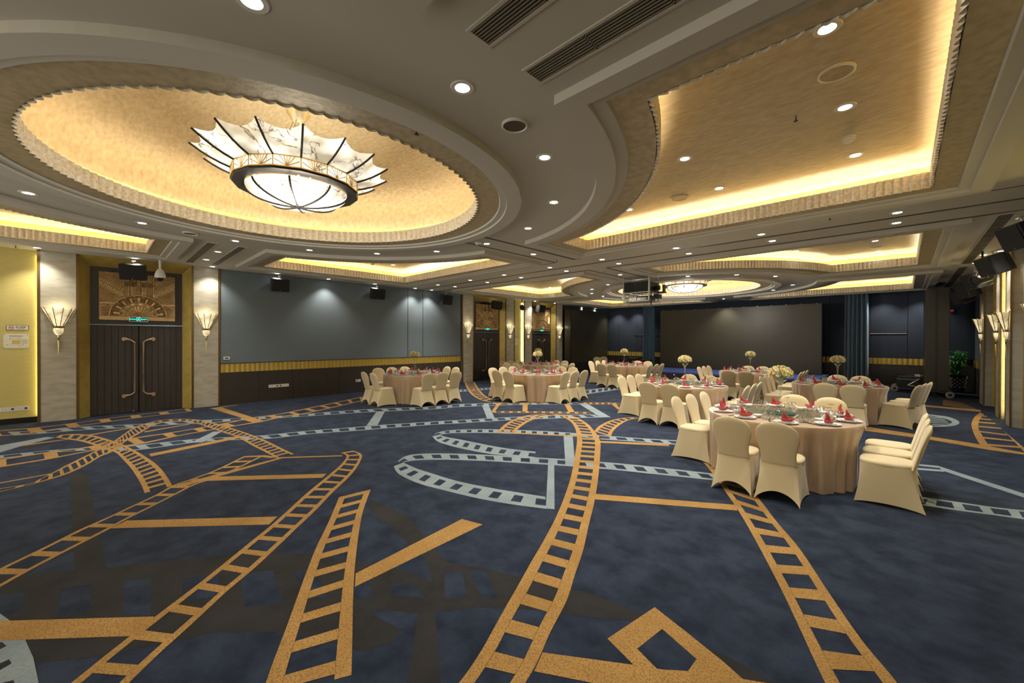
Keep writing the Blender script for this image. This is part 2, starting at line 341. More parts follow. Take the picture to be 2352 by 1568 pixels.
ladder(pr_(F3, (690, 120, 735, 120), (745, 185, 850, 170), (800, 262, 985, 318), (885, 385, 1080, 440), (985, 560, 1200, 582), (1100, 780, 1345, 800), (1200, 990, 1520, 1052), (1330, 1268, 1700, 1270), (1500, 1560, 1900, 1560)), 14, 3, .2, .40, .35)
fpoly(F3, [(150, 300), (870, 356), (882, 386), (150, 328)], 3)
fpoly(F2, [(930, 1405), (1420, 1472), (1720, 1520), (1700, 1640), (1250, 1580), (885, 1507)], 3)
fpoly(F2, [(1280, 1330), (1535, 1160), (1575, 1278), (1440, 1385)], 3, .0013); fpoly(F2, [(1280, 1330), (1440, 1385), (1550, 1495), (1500, 1568), (1420, 1472)], 3, .0013)
fpoly(F2, [(1535, 1160), (1700, 1290), (1900, 1450), (2010, 1548), (1760, 1440), (1575, 1278)], 3, .0013); fpoly(F2, [(1760, 1440), (2010, 1548), (2200, 1580), (2300, 1700), (1500, 1640), (1550, 1495), (1715, 1505)], 3, .0013)
ladder(pr_(F1, (2045, 365, 2120, 352), (2080, 385, 2172, 378), (2050, 432, 2150, 440), (1975, 498, 2095, 510), (1850, 600, 2000, 600), (1740, 700, 1900, 705), (1640, 790, 1800, 800), (1510, 895, 1685, 910), (1350, 1025, 1530, 1055), (1180, 1160, 1370, 1190), (930, 1350, 1160, 1385), (650, 1568, 935, 1590), (300, 1850, 640, 1880)), 19, 3, .17, .3)
fpoly(F1, [(-40, 1376), (925, 1348), (880, 1418), (780, 1466), (-40, 1494)], 3)
fpoly(F1, [(760, 772), (1665, 748), (1615, 796), (665, 819)], 3); fpoly(F1, [(1310, 508), (1960, 491), (1935, 515), (1240, 534)], 3)
fpoly(F1, [(1690, 391), (2055, 380), (2055, 386), (1680, 398)], 3); fpoly(F1, [(1060, 558), (1690, 391), (1700, 397), (1085, 572)], 3); fpoly(F1, [(1460, 386), (1590, 380), (1680, 392), (1620, 396), (1570, 390)], 3)
ladder(pr_(F1, (1465, 385, 1590, 380), (1300, 465, 1430, 458), (1150, 522, 1280, 520), (1040, 560, 1165, 560), (930, 620, 1050, 618), (800, 680, 935, 678), (640, 755, 780, 755), (470, 830, 640, 832), (260, 935, 430, 940), (10, 1055, 200, 1060), (-250, 1190, 0, 1172)), 13, 3, .15, .3)
ladder(pr_(F5, (600, 350, 650, 325), (740, 372, 800, 313), (870, 392, 990, 325), (1000, 430, 1180, 375), (1140, 480, 1300, 415), (1250, 515, 1390, 455), (1340, 600, 1520, 525), (1420, 690, 1650, 610), (1480, 780, 1740, 690), (1530, 870, 1815, 790), (1562, 952, 1862, 872)), 22, 3, .2, .38)
ladder(pr_(F5, (-100, 962, -100, 915), (250, 880, 300, 850), (500, 815, 520, 755), (740, 740, 700, 660), (950, 640, 900, 560), (1080, 560, 1040, 490), (1210, 505, 1220, 395), (1350, 400, 1330, 320), (1520, 300, 1450, 240), (1650, 225, 1600, 192), (1800, 182, 1760, 160), (1950, 178, 1960, 150), (2120, 200, 2150, 160))+pr_(F7, (0, 460, 60, 415), (130, 505, 230, 465), (300, 562, 400, 520), (450, 647, 600, 600), (600, 722, 760, 678), (705, 780, 885, 735)), 52, 3, .17, .36)
ladder(pr_(F5, (-150, 350, -250, 300), (60, 332, 0, 275), (480, 288, 420, 240), (930, 218, 870, 184), (1300, 165, 1265, 130), (1700, 112, 1660, 84), (2080, 66, 2040, 36)), 6.3, 3, .12, .33, .1)
fpoly(F7, [(0, 262), (300, 222), (295, 228), (60, 262)], 3)
ladder(pr_(F5, (-100, 690, -100, 600), (520, 588, 500, 510), (980, 500, 920, 455), (1560, 415, 1440, 355), (1980, 325, 1900, 287))+pr_(F7, (310, 440, 200, 407), (540, 402, 400, 362), (750, 357, 700, 322), (980, 320, 870, 290), (1280, 255, 1170, 228), (1600, 182, 1590, 140), (1900, 120, 1900, 85)), 17, 3, .15, .28)
fpoly(F7, [(20, 262), (130, 250), (565, 388), (480, 402)], 3)
fpoly(F1, [(895, 372), (1440, 262), (1460, 272), (905, 388)], 3)
fpoly(F5, [(940, 322), (1450, 238), (1450, 246), (960, 330)], 3); fpoly(F5, [(-20, 842), (570, 735), (560, 745), (-20, 852)], 3); fpoly(F5, [(220, 432), (740, 366), (720, 374), (240, 444)], 3); fpoly(F5, [(1560, 285), (2050, 203), (2040, 212), (1560, 296)], 3)
fpoly(F5, [(-20, 440), (500, 345), (600, 350), (240, 440), (-20, 520)], 2)
ladder(pr_(F1, (2035, 632, 2225, 585), (1975, 775, 2178, 720), (1900, 930, 2152, 860), (1840, 1080, 2135, 1000), (1785, 1230, 2125, 1120), (1720, 1410, 2118, 1290), (1640, 1620, 2115, 1480), (1560, 1850, 2110, 1700)), 10.5, 3, .2, .36)
fpoly((0, 0, 1), [(817, 1317), (1061, 1191.8), (1109, 1204.5), (815, 1347.7)], 3)
ladder(pr_(F6, (560, -8, 640, -10), (575, 30, 660, 25), (610, 82, 700, 77), (670, 122, 750, 113), (760, 148, 800, 126)), 14, 3, .17, .42)
ladder(pr_(F6, (780, 228, 780, 215), (1150, 230, 1150, 217), (1540, 238, 1540, 222)), 12, 3, .15, .4)
for q_ in ([(1010, 155), (1050, 155), (1046, 219), (1008, 219)], [(1330, 160), (1370, 158), (1412, 223), (1365, 223)], [(820, 150), (845, 150), (792, 223), (765, 222)], [(1690, 155), (1730, 155), (1764, 200), (1740, 200)], [(935, 380), (1430, 404), (1430, 412), (930, 388)], [(1600, 445), (2140, 468), (2140, 485), (1600, 458)]): fpoly(F6, q_, 3)
ladder(pr_(F6, (1480, 162, 1480, 148), (1760, 164, 1760, 150)), 6, 3, .15, .4)
ladder(pr_(F6, (780, 160, 780, 148), (1200, 158, 1200, 150)), 8, 3, .15, .4)
fpoly(F8, [(-80, 352), (480, 437), (1130, 540), (1577, 625), (1577, 645), (1240, 600), (600, 490), (-80, 396)], 3)
fpoly(F8, [(460, 125), (1130, 185), (1135, 206), (460, 141)], 3)
ladder(pr_(FR, (440, 585, 530, 622), (330, 680, 450, 705), (278, 790, 415, 800), (280, 880, 415, 905), (330, 1030, 475, 1020), (440, 1215, 600, 1212), (560, 1290, 740, 1330)), 2, 3, .5, .9)
for a in (((490, 648), (600, 670)), ((440, 700), (680, 738)), ((415, 768), (770, 818)), ((410, 850), (885, 915)), ((430, 950), (1000, 1048)), ((510, 1072), (1130, 1168)), ((600, 1215), (1324, 1300))):
    (x0, y0), (x1, y1) = a; w = 14+.022*(y0-640); fpoly(FR, [(x0, y0), (x1-30, y1-w-6), (x1, y1), (x0, y0+w*1.3)], 3)
fpoly(FR, [(905, 938), (1324, 1290), (1500, 1480), (1324, 1370), (1260, 1300)], 3)
for k in range(5): fpoly(FR, [(-300, 330+22*k), (130+70*k, 400+32*k), (150+72*k, 410+33*k), (-300, 342+22*k)], 3)
floor = fl.build('floor', [M['navy'], M['brown'], M['grey'], M['gold']], merge=False)
bmf = bmesh.new(); bmf.from_mesh(floor.data)
for f in bmf.faces:
    if f.normal.z < 0: f.normal_flip()
bmf.to_mesh(floor.data); bmf.free()
tag(floor, 'navy carpet floor woven with orange and grey film strip ladders', 'floor', kind='structure')

# ================================================================ CEILING
TX0, TX1, TY0, TY1, TR = 1.07, 6.0, 1.1, 5.17, 4.46
def tray_pt(i, N, d):
    "i-th of N points of a coffer outline pushed outwards by d (local quadrant)"
    x0, x1, y0, y1 = TX0-d, TX1+d, TY0-d, TY1+d; R = TR-1.2*d
    xa = sqrt(R*R-y0*y0); yb = sqrt(R*R-x0*x0)
    e = [TX1-4.32, TY1-TY0, TX1-TX0, TY1-4.33, 5.05]; T = sum(e)
    l = i/N*T
    for k, L in enumerate(e):
        if l <= L or k == 4: break
        l -= L
    t = l/L
    if k == 0: return xa+(x1-xa)*t, y0
    if k == 1: return x1, y0+(y1-y0)*t
    if k == 2: return x1+(x0-x1)*t, y1
    if k == 3: return x0, y1+(yb-y1)*t
    a0 = atan2(yb, x0); a1 = atan2(y0, xa); a = a0+(a1-a0)*t
    return R*cos(a), R*sin(a)
TN = 1230
def tray_idx(coarse):
    if not coarse: return list(range(TN))
    e = [TX1-4.32, TY1-TY0, TX1-TX0, TY1-4.33, 5.05]; T = sum(e); c = [0]
    for L in e[:-1]: c.append(c[-1]+L/T*TN)
    idx = set(range(int(c[4])+1, TN, 6)) | {c[0], c[1], c[2], c[3], c[4]}
    return sorted(idx)
def bump(l, p, a=.034): return a*abs(sin(pi*l/p))
holes = []
def make_tray(bi, sx, sy, n, lab):
    cx, cy = BAYS[bi]
    IDX = tray_idx(True)
    def loop(d, z, full=False, fl=None):
        out = []
        for i in (range(TN) if full else IDX):
            dd = d-(bump(i/TN*20.1, .1) if fl else 0)
            x, y = tray_pt(i, TN, dd); out.append((cx+sx*x, cy+sy*y, z))
        return out
    holes.append([(p[0], p[1]) for p in loop(.5, ZC)])
    root = thing('trim_%d' % n, lab, 'ceiling coffer', (0, 0, 0), kind='structure')
    MB().loft([loop(.5, ZC), loop(.5, 3.605), loop(.325, 3.605), loop(.32, 3.632), loop(.225, 3.632), loop(.215, 3.656)]).build('coffer_frame', M['paint'], root)
    MB().loft([loop(.215, 3.656), loop(.0, 3.656)]).build('gilded_border', M['leafring'], root)
    MB().loft([loop(0, 3.645, 1, 1), loop(0, 3.842, 1, 1), loop(.05, 3.842, 1), loop(.05, 3.70, 1)]).build('fluted_band', M['flute'], root, smooth=True)
    MB().loft([loop(.05, 3.70), loop(.30, 3.70), loop(.30, 3.74)]).build('light_trough', M['coveback'], root)
    MB().loft([loop(.13, 3.705), loop(.13, 3.74), loop(.16, 3.74), loop(.16, 3.705)]).build('cove_lamp', M['covey' if bi == 0 else 'cove'], root)
    if sy > 0 and bi == 0:
        y_ = cy+TY1+.19; xa_, xb_ = sorted((cx+sx*(TX0-.1), cx+sx*(TX1+.1)))
        MB().box((xa_, y_-.02, 3.705), (xb_, y_+.02, 3.745)).build('white_cove_tube', M['covetube'], root)
    MB().loft([loop(.30, 3.74), loop(.30, 4.0)]).build('gold_cove_wall', M['leafwall'], root)
    up = MB().loft([loop(.30, 4.0), loop(.27, 4.045), loop(.22, 4.065)])
    top = loop(.22, 4.065); tri = tessellate_polygon([[Vector(p) for p in top]])
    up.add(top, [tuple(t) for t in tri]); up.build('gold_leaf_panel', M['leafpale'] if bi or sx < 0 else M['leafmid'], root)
    return root
def make_dome(bi, n, lab):
    cx, cy = BAYS[bi]; N = 134*6; r0 = 2.38
    def loop(r, z, k=96, fl=False):
        return [(cx+(r+(-bump(i/N*134, 1.) if fl else 0))*cos(2*pi*i/k), cy+(r-(bump(i/N*134, 1.) if fl else 0))*sin(2*pi*i/k), z) for i in range(k)]
    holes.append([(p[0], p[1]) for p in loop(2.95, ZC)])
    root = thing('trim_%d' % n, lab, 'ceiling dome', kind='structure')
    MB().loft([loop(2.95, ZC), loop(2.95, 3.605), loop(2.76, 3.605), loop(2.755, 3.632), loop(2.67, 3.632), loop(2.66, 3.656)]).build('dome_frame', M['paint'], root)
    MB().loft([loop(2.66, 3.656), loop(r0-.0, 3.656)]).build('gilded_border', M['leafring'], root)
    MB().loft([loop(r0, 3.645, N, True), loop(r0, 3.842, N, True), loop(r0+.05, 3.842, N), loop(r0+.05, 3.70, N)]).build('fluted_band', M['flute'], root, smooth=True)
    MB().loft([loop(r0+.05, 3.70), loop(r0+.30, 3.70), loop(r0+.30, 3.74)]).build('light_trough', M['coveback'], root)
    MB().loft([loop(r0+.13, 3.705), loop(r0+.13, 3.74), loop(r0+.16, 3.74), loop(r0+.16, 3.705)]).build('cove_lamp', M['covey'], root)
    MB().loft([loop(r0+.30, 3.74), loop(r0+.30, 3.95)]).build('gold_cove_wall', M['leafwall'], root)
    ls = [loop(r0+.30, 3.95)]
    for k in range(0, 13):
        a = k/12*pi/2; ls.append(loop((r0+.24)*cos(a)+1e-3, 3.97+.80*sin(a)))
    MB().loft(ls).build('gold_leaf_dome', M['leaf'], root, smooth=True)
    return root
n = 1
for bi, bn in ((0, 'near'), (1, 'far')):
    make_dome(bi, n, 'round gold leaf ceiling dome with fluted rim, %s bay' % bn); n += 1
    for sx, sn in ((-1, 'left'), (1, 'right')):
        for sy, yn in ((-1, 'front'), (1, 'back')):
            make_tray(bi, sx, sy, n, 'gold leaf ceiling coffer with fluted rim, %s %s of the %s dome' % (yn, sn, bn)); n += 1
outer = [(XL-.3, YN), (2.4, YN), (2.4, YB+.3), (XL-.3, YB+.3)]
pl = [[Vector((x, y, 0)) for x, y in outer]]+[[Vector((x, y, 0)) for x, y in h] for h in holes]
tri = tessellate_polygon(pl)
flat = [(v.x, v.y, ZC) for l in pl for v in l]
cb = MB().add(flat, [tuple(t) for t in tri])
ceiling = cb.build('ceiling', [M['paint']], merge=False)
tag(ceiling, 'warm grey painted flat ceiling between the gold coffers', 'ceiling', kind='structure')
def groove(x0, y0, x1, y1, mt=M['groove']):
    g = MB().box((min(x0, x1), min(y0, y1), ZC-.004), (max(x0, x1), max(y0, y1), ZC+.0)); return g.build('panel_groove', mt, ceiling)
for y, x0, x1, w in ((7.80, -5.5, 1.6, .02), (7.80, XL, -6.12, .02), (8.50, XL, 1.6, .07), (9.25, -5.55, 1.6, .07), (9.25, XL, -6.1, .07)): groove(x0, y-w/2, x1, y+w/2)
for x, y0, y1, w in ((-5.53, 4.95, 7.8, .07), (-6.10, 4.95, 7.8, .05), (-5.57, 9.25, 11.9, .05), (-6.10, 9.25, 11.9, .05)): groove(x-w/2, y0, x+w/2, y1)

# ================================================================ WALLS
wl = thing('wall_left', 'left wall with blue fabric panels, gold band and dark wainscot', 'wall', kind='structure')
MB().box((XL-.5, YN, 0), (XL-.32, YB+.3, ZC)).build('wall_core', M['darkwood'], wl)
def blue_section(y0, y1, seams, ws):
    b = MB().box((XL-.35, y0, 1.13), (XL-.02, y1, ZC))
    b.build('fabric_panel', M['bluefab'], wl)
    s_ = MB()
    for y in seams: s_.box((XL-.03, y-.006, 1.13), (XL-.012, y+.006, ZC))
    if seams: s_.build('panel_seam', M['blackstone'], wl)
    g = []; nn = int((y1-y0)/.02)
    for z in (.88, 1.12): g.append([(XL-.03+.018*abs(sin(pi*(k*.02)/.12)), y0+(y1-y0)*k/nn, z) for k in range(nn+1)])
    MB().loft(g, False).build('fluted_gold_band', M['band'], wl)
    MB().box((XL-.35, y0, 1.118), (XL-.0, y1, 1.135)).build('dado_rail', M['darkmetal'], wl)
    MB().box((XL-.35, y0, 0), (XL-.02, y1, .882)).build('wainscot', M['darkwood'], wl)
    s_ = MB()
    for y in ws: s_.box((XL-.03, y-.004, 0), (XL-.015, y+.004, .88))
    if ws: s_.build('wainscot_seam', M['blackstone'], wl)
blue_section(2.3, 10.52, (8.03, 8.69), (3.2, 4.1, 5.5, 6.9, 8.69))
def yellow_section(y0, y1):
    MB().box((XL-.35, y0, .12), (XL-.16, y1, ZC)).build('yellow_panel', M['yellow'], wl)
    MB().box((XL-.35, y0, 0), (XL-.15, y1, .12)).build('skirting', M['blackstone'], wl)
    MB().box((XL-.155, y1-.03, .14), (XL-.14, y1-.008, ZC-.1)).build('cove_lamp', M['covew'], wl)
yellow_section(YN, -.87); yellow_section(13.76, 14.42)
MB().box((XL-.35, 17.5, 0), (XL-.1, YB+.3, ZC)).build('dark_panel', M['navyfab'], wl)
tn = n
def pillar(x0, x1, y0, y1, lab):
    global tn
    r = thing('trim_%d' % tn, lab, 'pillar', kind='structure'); tn += 1
    MB().box((x0, y0+.02, 0), (x1, y1-.02, ZC)).build('marble_facing', M['marble'], r)
    b = MB()
    xi, xo = (x1-.02, x1+.008) if x1 < 0 else (x0-.008, x0+.02)
    b.box((xi, y0-.025, 0), (xo, y0+.02, ZC)); b.box((xi, y1-.02, 0), (xo, y1+.025, ZC)); b.build('bronze_edge', M['bronze'], r)
LP = [(-.88, -.32), (1.71, 2.27), (10.63, 11.2), (13.16, 13.73), (14.44, 15.0), (16.94, 17.49)]
for k, (a, b) in enumerate(LP): pillar(XL-.35, XL, a, b, 'cream marble pillar on the left wall, %s from the front' % ORD[k])
RP = [(5.2, 5.76), (7.2, 7.76), (10.55, 11.1), (13.22, 13.75), (14.5, 15.05), (17.12, 17.7)]
for k, (a, b) in enumerate(RP): pillar(XR, XR+.4, a, b, 'cream marble pillar on the right wall, %s from the front' % ORD[k])

# ---- carved relief panel as a height field (u across -1..1, v up 0..1)
def relief_mesh(w, h):
    nx, nz = 190, 156; vs = []; fs = []
    def H(u, v):
        x = u*w/2; z = v*h; r = hypot(x, z-.1); a = math.degrees(atan2(z-.1, x)); d = 0.
        def ridge(q, wd): return max(0, 1-abs(q)/wd)
        if z < .1: return .012
        if r < .10: return .02+.006*sin(r*200)
        if r < .25: return .016+.010*abs(sin(radians(a)*11))
        if r < .265: return .034
        if r < .335: return .016+.014*abs(sin(radians(a)*7+1.57))*(.6+.4*cos((r-.3)/.035*1.57))
        if r < .35: return .036
        if r < .50:
            t = abs(((a/20) % 1)-.5)*2; q = (r-.36)/.13
            rad = hypot(t*.9, max(0, (q-.62)*1.9)); return .014+.02*max(ridge(rad-.8, .13), ridge(rad-.48, .13))+.014*(rad < .3)
        if r < .52: return .038
        if abs(x) < .27 and z > .3:
            g = .010+.012*abs(sin(x*pi/.028)); 
            for bx in (-.15, -.05, .05, .15):
                if abs(x-bx) < .014: g = .008+.022*max(0, sin(z*pi/.018))
            if z > .80:
                for bx in (-.20, -.09, .09, .20):
                    q = hypot(x-bx, z-.88)
                    if q < .062: g = .014+.016*(sin(q*300-atan2(z-.88, x-bx)) > 0)
            return g
        sx = abs(x)
        dgl = (z-.42)-(sx-.27)*.62
        if .0 < dgl-.12 < .12: return .012+.012*(((sx*1.2+z*.6) % .045) > .008)
        if .12 < dgl-.12 < .2: return .01+.018*max(0, sin((sx+z)*pi/.035)*.8)
        if dgl > .32: return .010+.014*abs(sin(dgl*pi/.035))
        if sx > .30 and z > .42: return .012+.014*abs(sin((z-.05*sin(sx*22)-.25*sx)*pi/.042))
        if sx > .30 and z > .38: return .03
        q = hypot(sx-.62, z-.40)
        if q < .10: return .012+.016*(sin(q*170-atan2(z-.4, sx-.62)) > 0)
        if .555 < sx < .62: return .010+.018*abs(sin((z+sx*.4)*pi/.03))
        if .50 < sx < .545: return .010+.018*abs(sin(z*pi/.032))
        return .010+.012*abs(sin(sx*pi/.03))
    for j in range(nz+1):
        for i in range(nx+1):
            u = i/nx*2-1; v = j/nz
            e = 0 if i in (0, nx) or j in (0, nz) else 1
            vs.append((H(u, v)*2.0*e, u*w/2, v*h))
    for j in range(nz):
        for i in range(nx): k = j*(nx+1)+i; fs.append((k, k+1, k+nx+2, k+nx+1))
    return vs, fs
RV, RF = relief_mesh(1.37, 1.13)
def door(y0, y1, n, lab, side=-1):
    "portal between pillars: splayed gilt surround, dark frame, two leaves, relief, pulls. built facing +x at x=0"
    r = thing('door_%d' % n, lab, 'door', ((XL if side < 0 else XR+.16), (y0+y1)/2, 0), 0 if side < 0 else pi, kind='structure')
    w = (y1-y0)/2; iw = w-.17; D = .22 if side < 0 else .10
    g = MB()
    g.loft([[(-.0, -w, 0), (-.0, -w, ZC), (-.0, w, ZC), (-.0, w, 0)], [(-D, -iw, 0), (-D, -iw, 3.47), (-D, iw, 3.47), (-D, iw, 0)]], False)
    g.build('gilt_surround', M['goldpaint'], r)
    MB().box((-D-.06, -iw-.02, 2.13), (-D, iw+.02, 3.49)).build('transom_frame', M['darkwood'], r)
    MB().add([(x-D-.005, y, z+2.235) for x, y, z in RV], RF).build('carved_relief_panel', M['relief'], r, smooth=True, merge=False)
    MB().box((-D-.05, -iw-.01, 2.112), (-D+.01, iw+.01, 2.132)).build('metal_strip', M['strip'], r)
    for sgn, nm in ((-1, 'door_leaf'), (1, 'door_leaf')):
        l = MB(); ys = [.008+(iw-.008)*k/7 for k in range(8)]
        l.box((-D-.07, sgn*.008, .01), (-D-.03, sgn*iw, 2.11))
        for k in range(7):
            a, b = sgn*(ys[k]+.004), sgn*(ys[k+1]-.004); l.box((-D-.03, a, .01), (-D-.018, b, 2.11))
        lf = l.build(nm, M['darkwood'], r)
        hy = sgn*.075
        hd = MB().tube([(-D-.02, sgn*.26, 1.78), (-D+.03, sgn*.22, 1.785), (-D+.06, sgn*.14, 1.76), (-D+.065, hy, 1.70), (-D+.065, hy, .50), (-D+.06, sgn*.14, .44), (-D+.03, sgn*.22, .42), (-D-.02, sgn*.26, .42)], [.03, .03, .02, .022, .022, .02, .03, .03], 8)
        for z in (1.785, .415):
            hd.lathe([(0, 0), (.045, 0), (.05, .008), (.045, .016), (0, .016)], 14)
            nv = 14*5; hd.v[-nv:] = [(-D-.02+p[2]*2.2+.02, sgn*.26+p[0], z+p[1]) for p in hd.v[-nv:]]
        hd.build('door_pull', M['rosegold'], lf, smooth=True)
    k = MB().lathe([(0, 0), (.016, .0), (.016, .03), (0, .035)], 10, (-D+.02, -.1, .03)); k.build('door_stop', M['steel'], r)
    return r
door(-.30, 1.69, 1, 'dark double door with carved bronze relief at the left end of the wall')
door(11.22, 13.14, 2, 'dark double door with carved relief, second from the left')
door(15.02, 16.92, 3, 'dark double door with carved relief, nearest the stage on left wall')
wr = thing('wall_right', 'right wall of gilt recesses between marble pillars', 'wall', kind='structure')
MB().box((XR+.35, YN, 0), (XR+.6, 17.75, ZC)).build('wall_core', M['darkwood'], wr)
for a, b in ((YN, 5.2), (7.8, 10.55), (15.08, 17.1)): pass
MB().box((XR+.15, YN, 0), (XR+.36, 5.18, ZC)).build('gilt_panel', M['goldpaint'], wr)
MB().box((XR+.15, 7.8, 0), (XR+.36, 10.52, ZC)).build('blue_panel', M['bluefab'], wr)
for a, b in ((5.8, 7.16), (13.78, 14.47)):
    MB().box((XR+.18, a, 0), (XR+.36, b, ZC)).build('yellow_panel', M['yellow'], wr)
    MB().box((XR+.14, b-.05, .14), (XR+.17, b-.02, ZC-.1)).build('cove_lamp', M['covew'], wr)
door(11.12, 13.2, 4, 'gilt framed dark double door in the right wall, nearest the camera', 1)
door(15.07, 17.1, 5, 'gilt framed dark double door in the right wall, nearest the plant', 1)
MB().box((XR+.2, 17.7, 0), (2.6, YB+.3, ZC)).build('dark_alcove_panel', M['navyfab'], wr)
MB().box((XR-.0, 17.72, 0), (XR+.21, 17.9, ZC)).build('alcove_return', M['bluefab'], wr)
MB().loft([[(XR+.18-.02*abs(sin(pi*k*.02/.14)), 17.9+k*.02, z) for k in range(170)] for z in (.88, 1.12)], False).build('fluted_gold_band', M['band'], wr)
MB().box((XR+.17, 17.9, 0), (XR+.21, YB, .88)).build('wainscot', M['darkwood'], wr)
# back wall
wb = thing('wall_back', 'back wall of navy padded panels with gold fluted band', 'wall', kind='structure')
for x0, x1 in ((XL-.5, -12.0), (-12.0, -10.85), (-10.85, -9.0), (-9.0, -2.2), (-2.2, -.94), (-.94, .12), (.12, 1.2), (1.2, 2.6)):
    b = MB().box((x0+.006, YB, 1.13), (x1-.006, YB+.1, ZC)); b.build('padded_panel', M['navyfab'], wb)
MB().box((XL-.5, YB+.04, 0), (2.6, YB+.3, ZC)).build('wall_core', M['blackfab'], wb)
nn = 790; MB().loft([[(XL+.2+(1.6-XL-.2)*k/nn, YB-.01-.02*abs(sin(pi*k*.02/.16)), z) for k in range(nn+1)] for z in (.88, 1.12)], False).build('fluted_gold_band', M['band'], wb)
MB().box((XL-.5, YB-.02, 0), (2.6, YB+.05, .88)).build('wainscot', M['darkwood'], wb)
hb = MB()
for x0, x1 in ((-11.0, -9.3), (-.94, .1)): hb.box((x0, YB-.02, 2.06), (x1, YB+.01, 2.075))
hb.build('chrome_rail', M['steel'], wb)
vb = MB()
for x0, x1 in ((-2.2, -1.75), (.45, 1.3)):
    for k in range(4): vb.box((x0, YB-.05, .42+.05*k), (x1, YB-.015, .44+.05*k))
vb.build('floor_grille', M['darkmetal'], wb)
MB().box((-.9, YB-.03, .1), (.05, YB-.015, .70)).build('access_panel', M['blackstone'], wb)

# ================================================================ CEILING FITTINGS
def mk_downlight():
    r = thing('downlight', '', 'light')
    MB().lathe([(.052, .0), (.056, -.006), (.085, -.006), (.09, 0)], 24).build('trim_ring', M['white'], r, smooth=True)
    MB().lathe([(0, -.0015), (.052, -.0015)], 20).build('lamp', M['bulb'], r)
    return r
DL = Proto(mk_downlight())
spot_d = None
def lamp(kind, loc, energy, col, size=.05, **kw):
    d = bpy.data.lights.new('light_source', kind); d.energy = energy; d.color = col
    if kind in ('POINT', 'SPOT'): d.shadow_soft_size = size
    for k, v in kw.items(): setattr(d, k, v)
    o = bpy.data.objects.new('light_source', d); COL.objects.link(o); o.location = loc; return o
def spot(loc, energy=55, ang=105, blend=.8, col=(1, .95, .87)):
    global spot_d
    key = (energy, ang)
    if spot_d is None: spot_d = {}
    if key not in spot_d:
        d = bpy.data.lights.new('downlight_beam', 'SPOT'); d.energy = energy; d.color = col; d.spot_size = radians(ang); d.spot_blend = blend; d.shadow_soft_size = .045; spot_d[key] = d
    o = bpy.data.objects.new('downlight_beam', spot_d[key]); COL.objects.link(o); o.location = loc
# lights round the near dome
ring = [(578, 2), (1062, 201), (1251, 361), (1272, 464), (1213, 524), (1118, 559.5), (1003, 577), (866, 582), (711, 574), (541, 553), (326.5, 512), (65, 443)]
for i, (u, v) in enumerate(ring):
    p = at(u, v, ZC); DL.put(p, 0, 'downlight in the ring around the near dome, %s from the camera' % ORD[i], 'downlights around the near dome'); spot(p-Vector((0, 0, .03)), 75)
for i, (dx, dy) in enumerate(((3.3, -1.0), (1.9, -2.9), (-1.5, -3.0), (-3.3, -1.2), (-3.4, .6))):
    if i == 3 or i == 4: continue
groups = [
 ('left', 'ceiling strip beside the left wall', [(85.5, 569), (310, 593), (487, 612.5), (633, 629), (752.6, 641), (855.7, 653), (946.6, 663), (983.6, 667), (1221.6, 692), (1263, 697)], 58),
 ('beam', 'ceiling beam between the two domes', [(1006, 654), (1045, 658), (1080, 643), (1119.5, 648), (1158, 631), (1197, 637), (1263, 614), (1301, 622), (1383, 595.5), (1421, 605), (1552.7, 569.5), (1582, 582), (1748.5, 538), (1774, 553), (2061, 488), (2059, 511.6)], 90),
 ('far', 'ceiling ring around the far dome', [(1359, 673.5), (1360, 664), (1385, 680), (1396.5, 653.5), (1432, 684), (1580, 634), (1662, 686), (1692, 630.7), (1776, 666), (1781, 634), (1820.5, 654)], 110),
 ('gap', 'pair between coffers left of the near dome', [(474, 596), (501, 578)], 60),
 ('gap2', 'pair between coffers behind the near dome', [(1225, 583.6), (1424.6, 630.6)], 90),
 ('right', 'row beside the right wall pillars', [(2300, 576), (2326.5, 548.6)], 70),
 ('back', 'row before the dark stage wall', [(1336, 705), (1368, 708)], 60)]
for g, ph, pts, e in groups:
    for i, (u, v) in enumerate(pts):
        p = at(u, v, ZC)
        if g == 'left': p.x = max(p.x, XL+.28); p.x = min(p.x, XL+.45)
        DL.put(p, 0, 'downlight %s from left, %s' % (ORD[i], ph), 'downlights, '+ph); spot(p-Vector((0, 0, .03)), e)
for i, (x, y) in enumerate(((1.25, 10.8), (1.25, 13.5), (1.25, 14.8), (-12.0, YB-.45), (-10.8, YB-.45), (-.55, YB-.5), (.5, YB-.5))):
    spot((x, y, ZC-.03), 60)
    DL.put((x, y, ZC), 0, 'downlight above the %s' % ('right wall pillars, %s from the front' % ORD[i] if i < 3 else 'navy back wall, %s from the left' % ORD[i-3]), 'wall washing downlights')
tl = [(1900, 65), (1941, 246), (1965, 356), (1573, 364), (1652, 432), (1445, 481)]
for i, (u, v) in enumerate(tl):
    p = at(u, v, 4.065); DL.put(p, 0, 'downlight in the large right gold coffer, %s from the top' % ORD[i], 'downlights in the large gold coffer'); spot(p-Vector((0, 0, .03)), 75)
for i, (u, v) in enumerate([(2010, 553), (2017, 576.7), (1828.7, 576), (1263, 660), (903, 608)]):
    p = at(u, v, 4.065); DL.put(p, 0, 'downlight in a distant gold coffer, %s' % ('nearest the right wall', 'second from the right wall', 'beside the far dome', 'before the paired doors', 'above the leftmost table')[i], 'downlights in distant gold coffers')
    if i == 0: spot(p-Vector((0, 0, .03)), 40)
def disc(name, p, r, mt, label, cat, prof=None, grp=None):
    o = MB().lathe(prof or [(0, -.012), (r*.9, -.012), (r*.93, -.02), (r, -.014), (r, 0)], 28).build(name, mt, smooth=True); o.location = p; return tag(o, label, cat, grp)
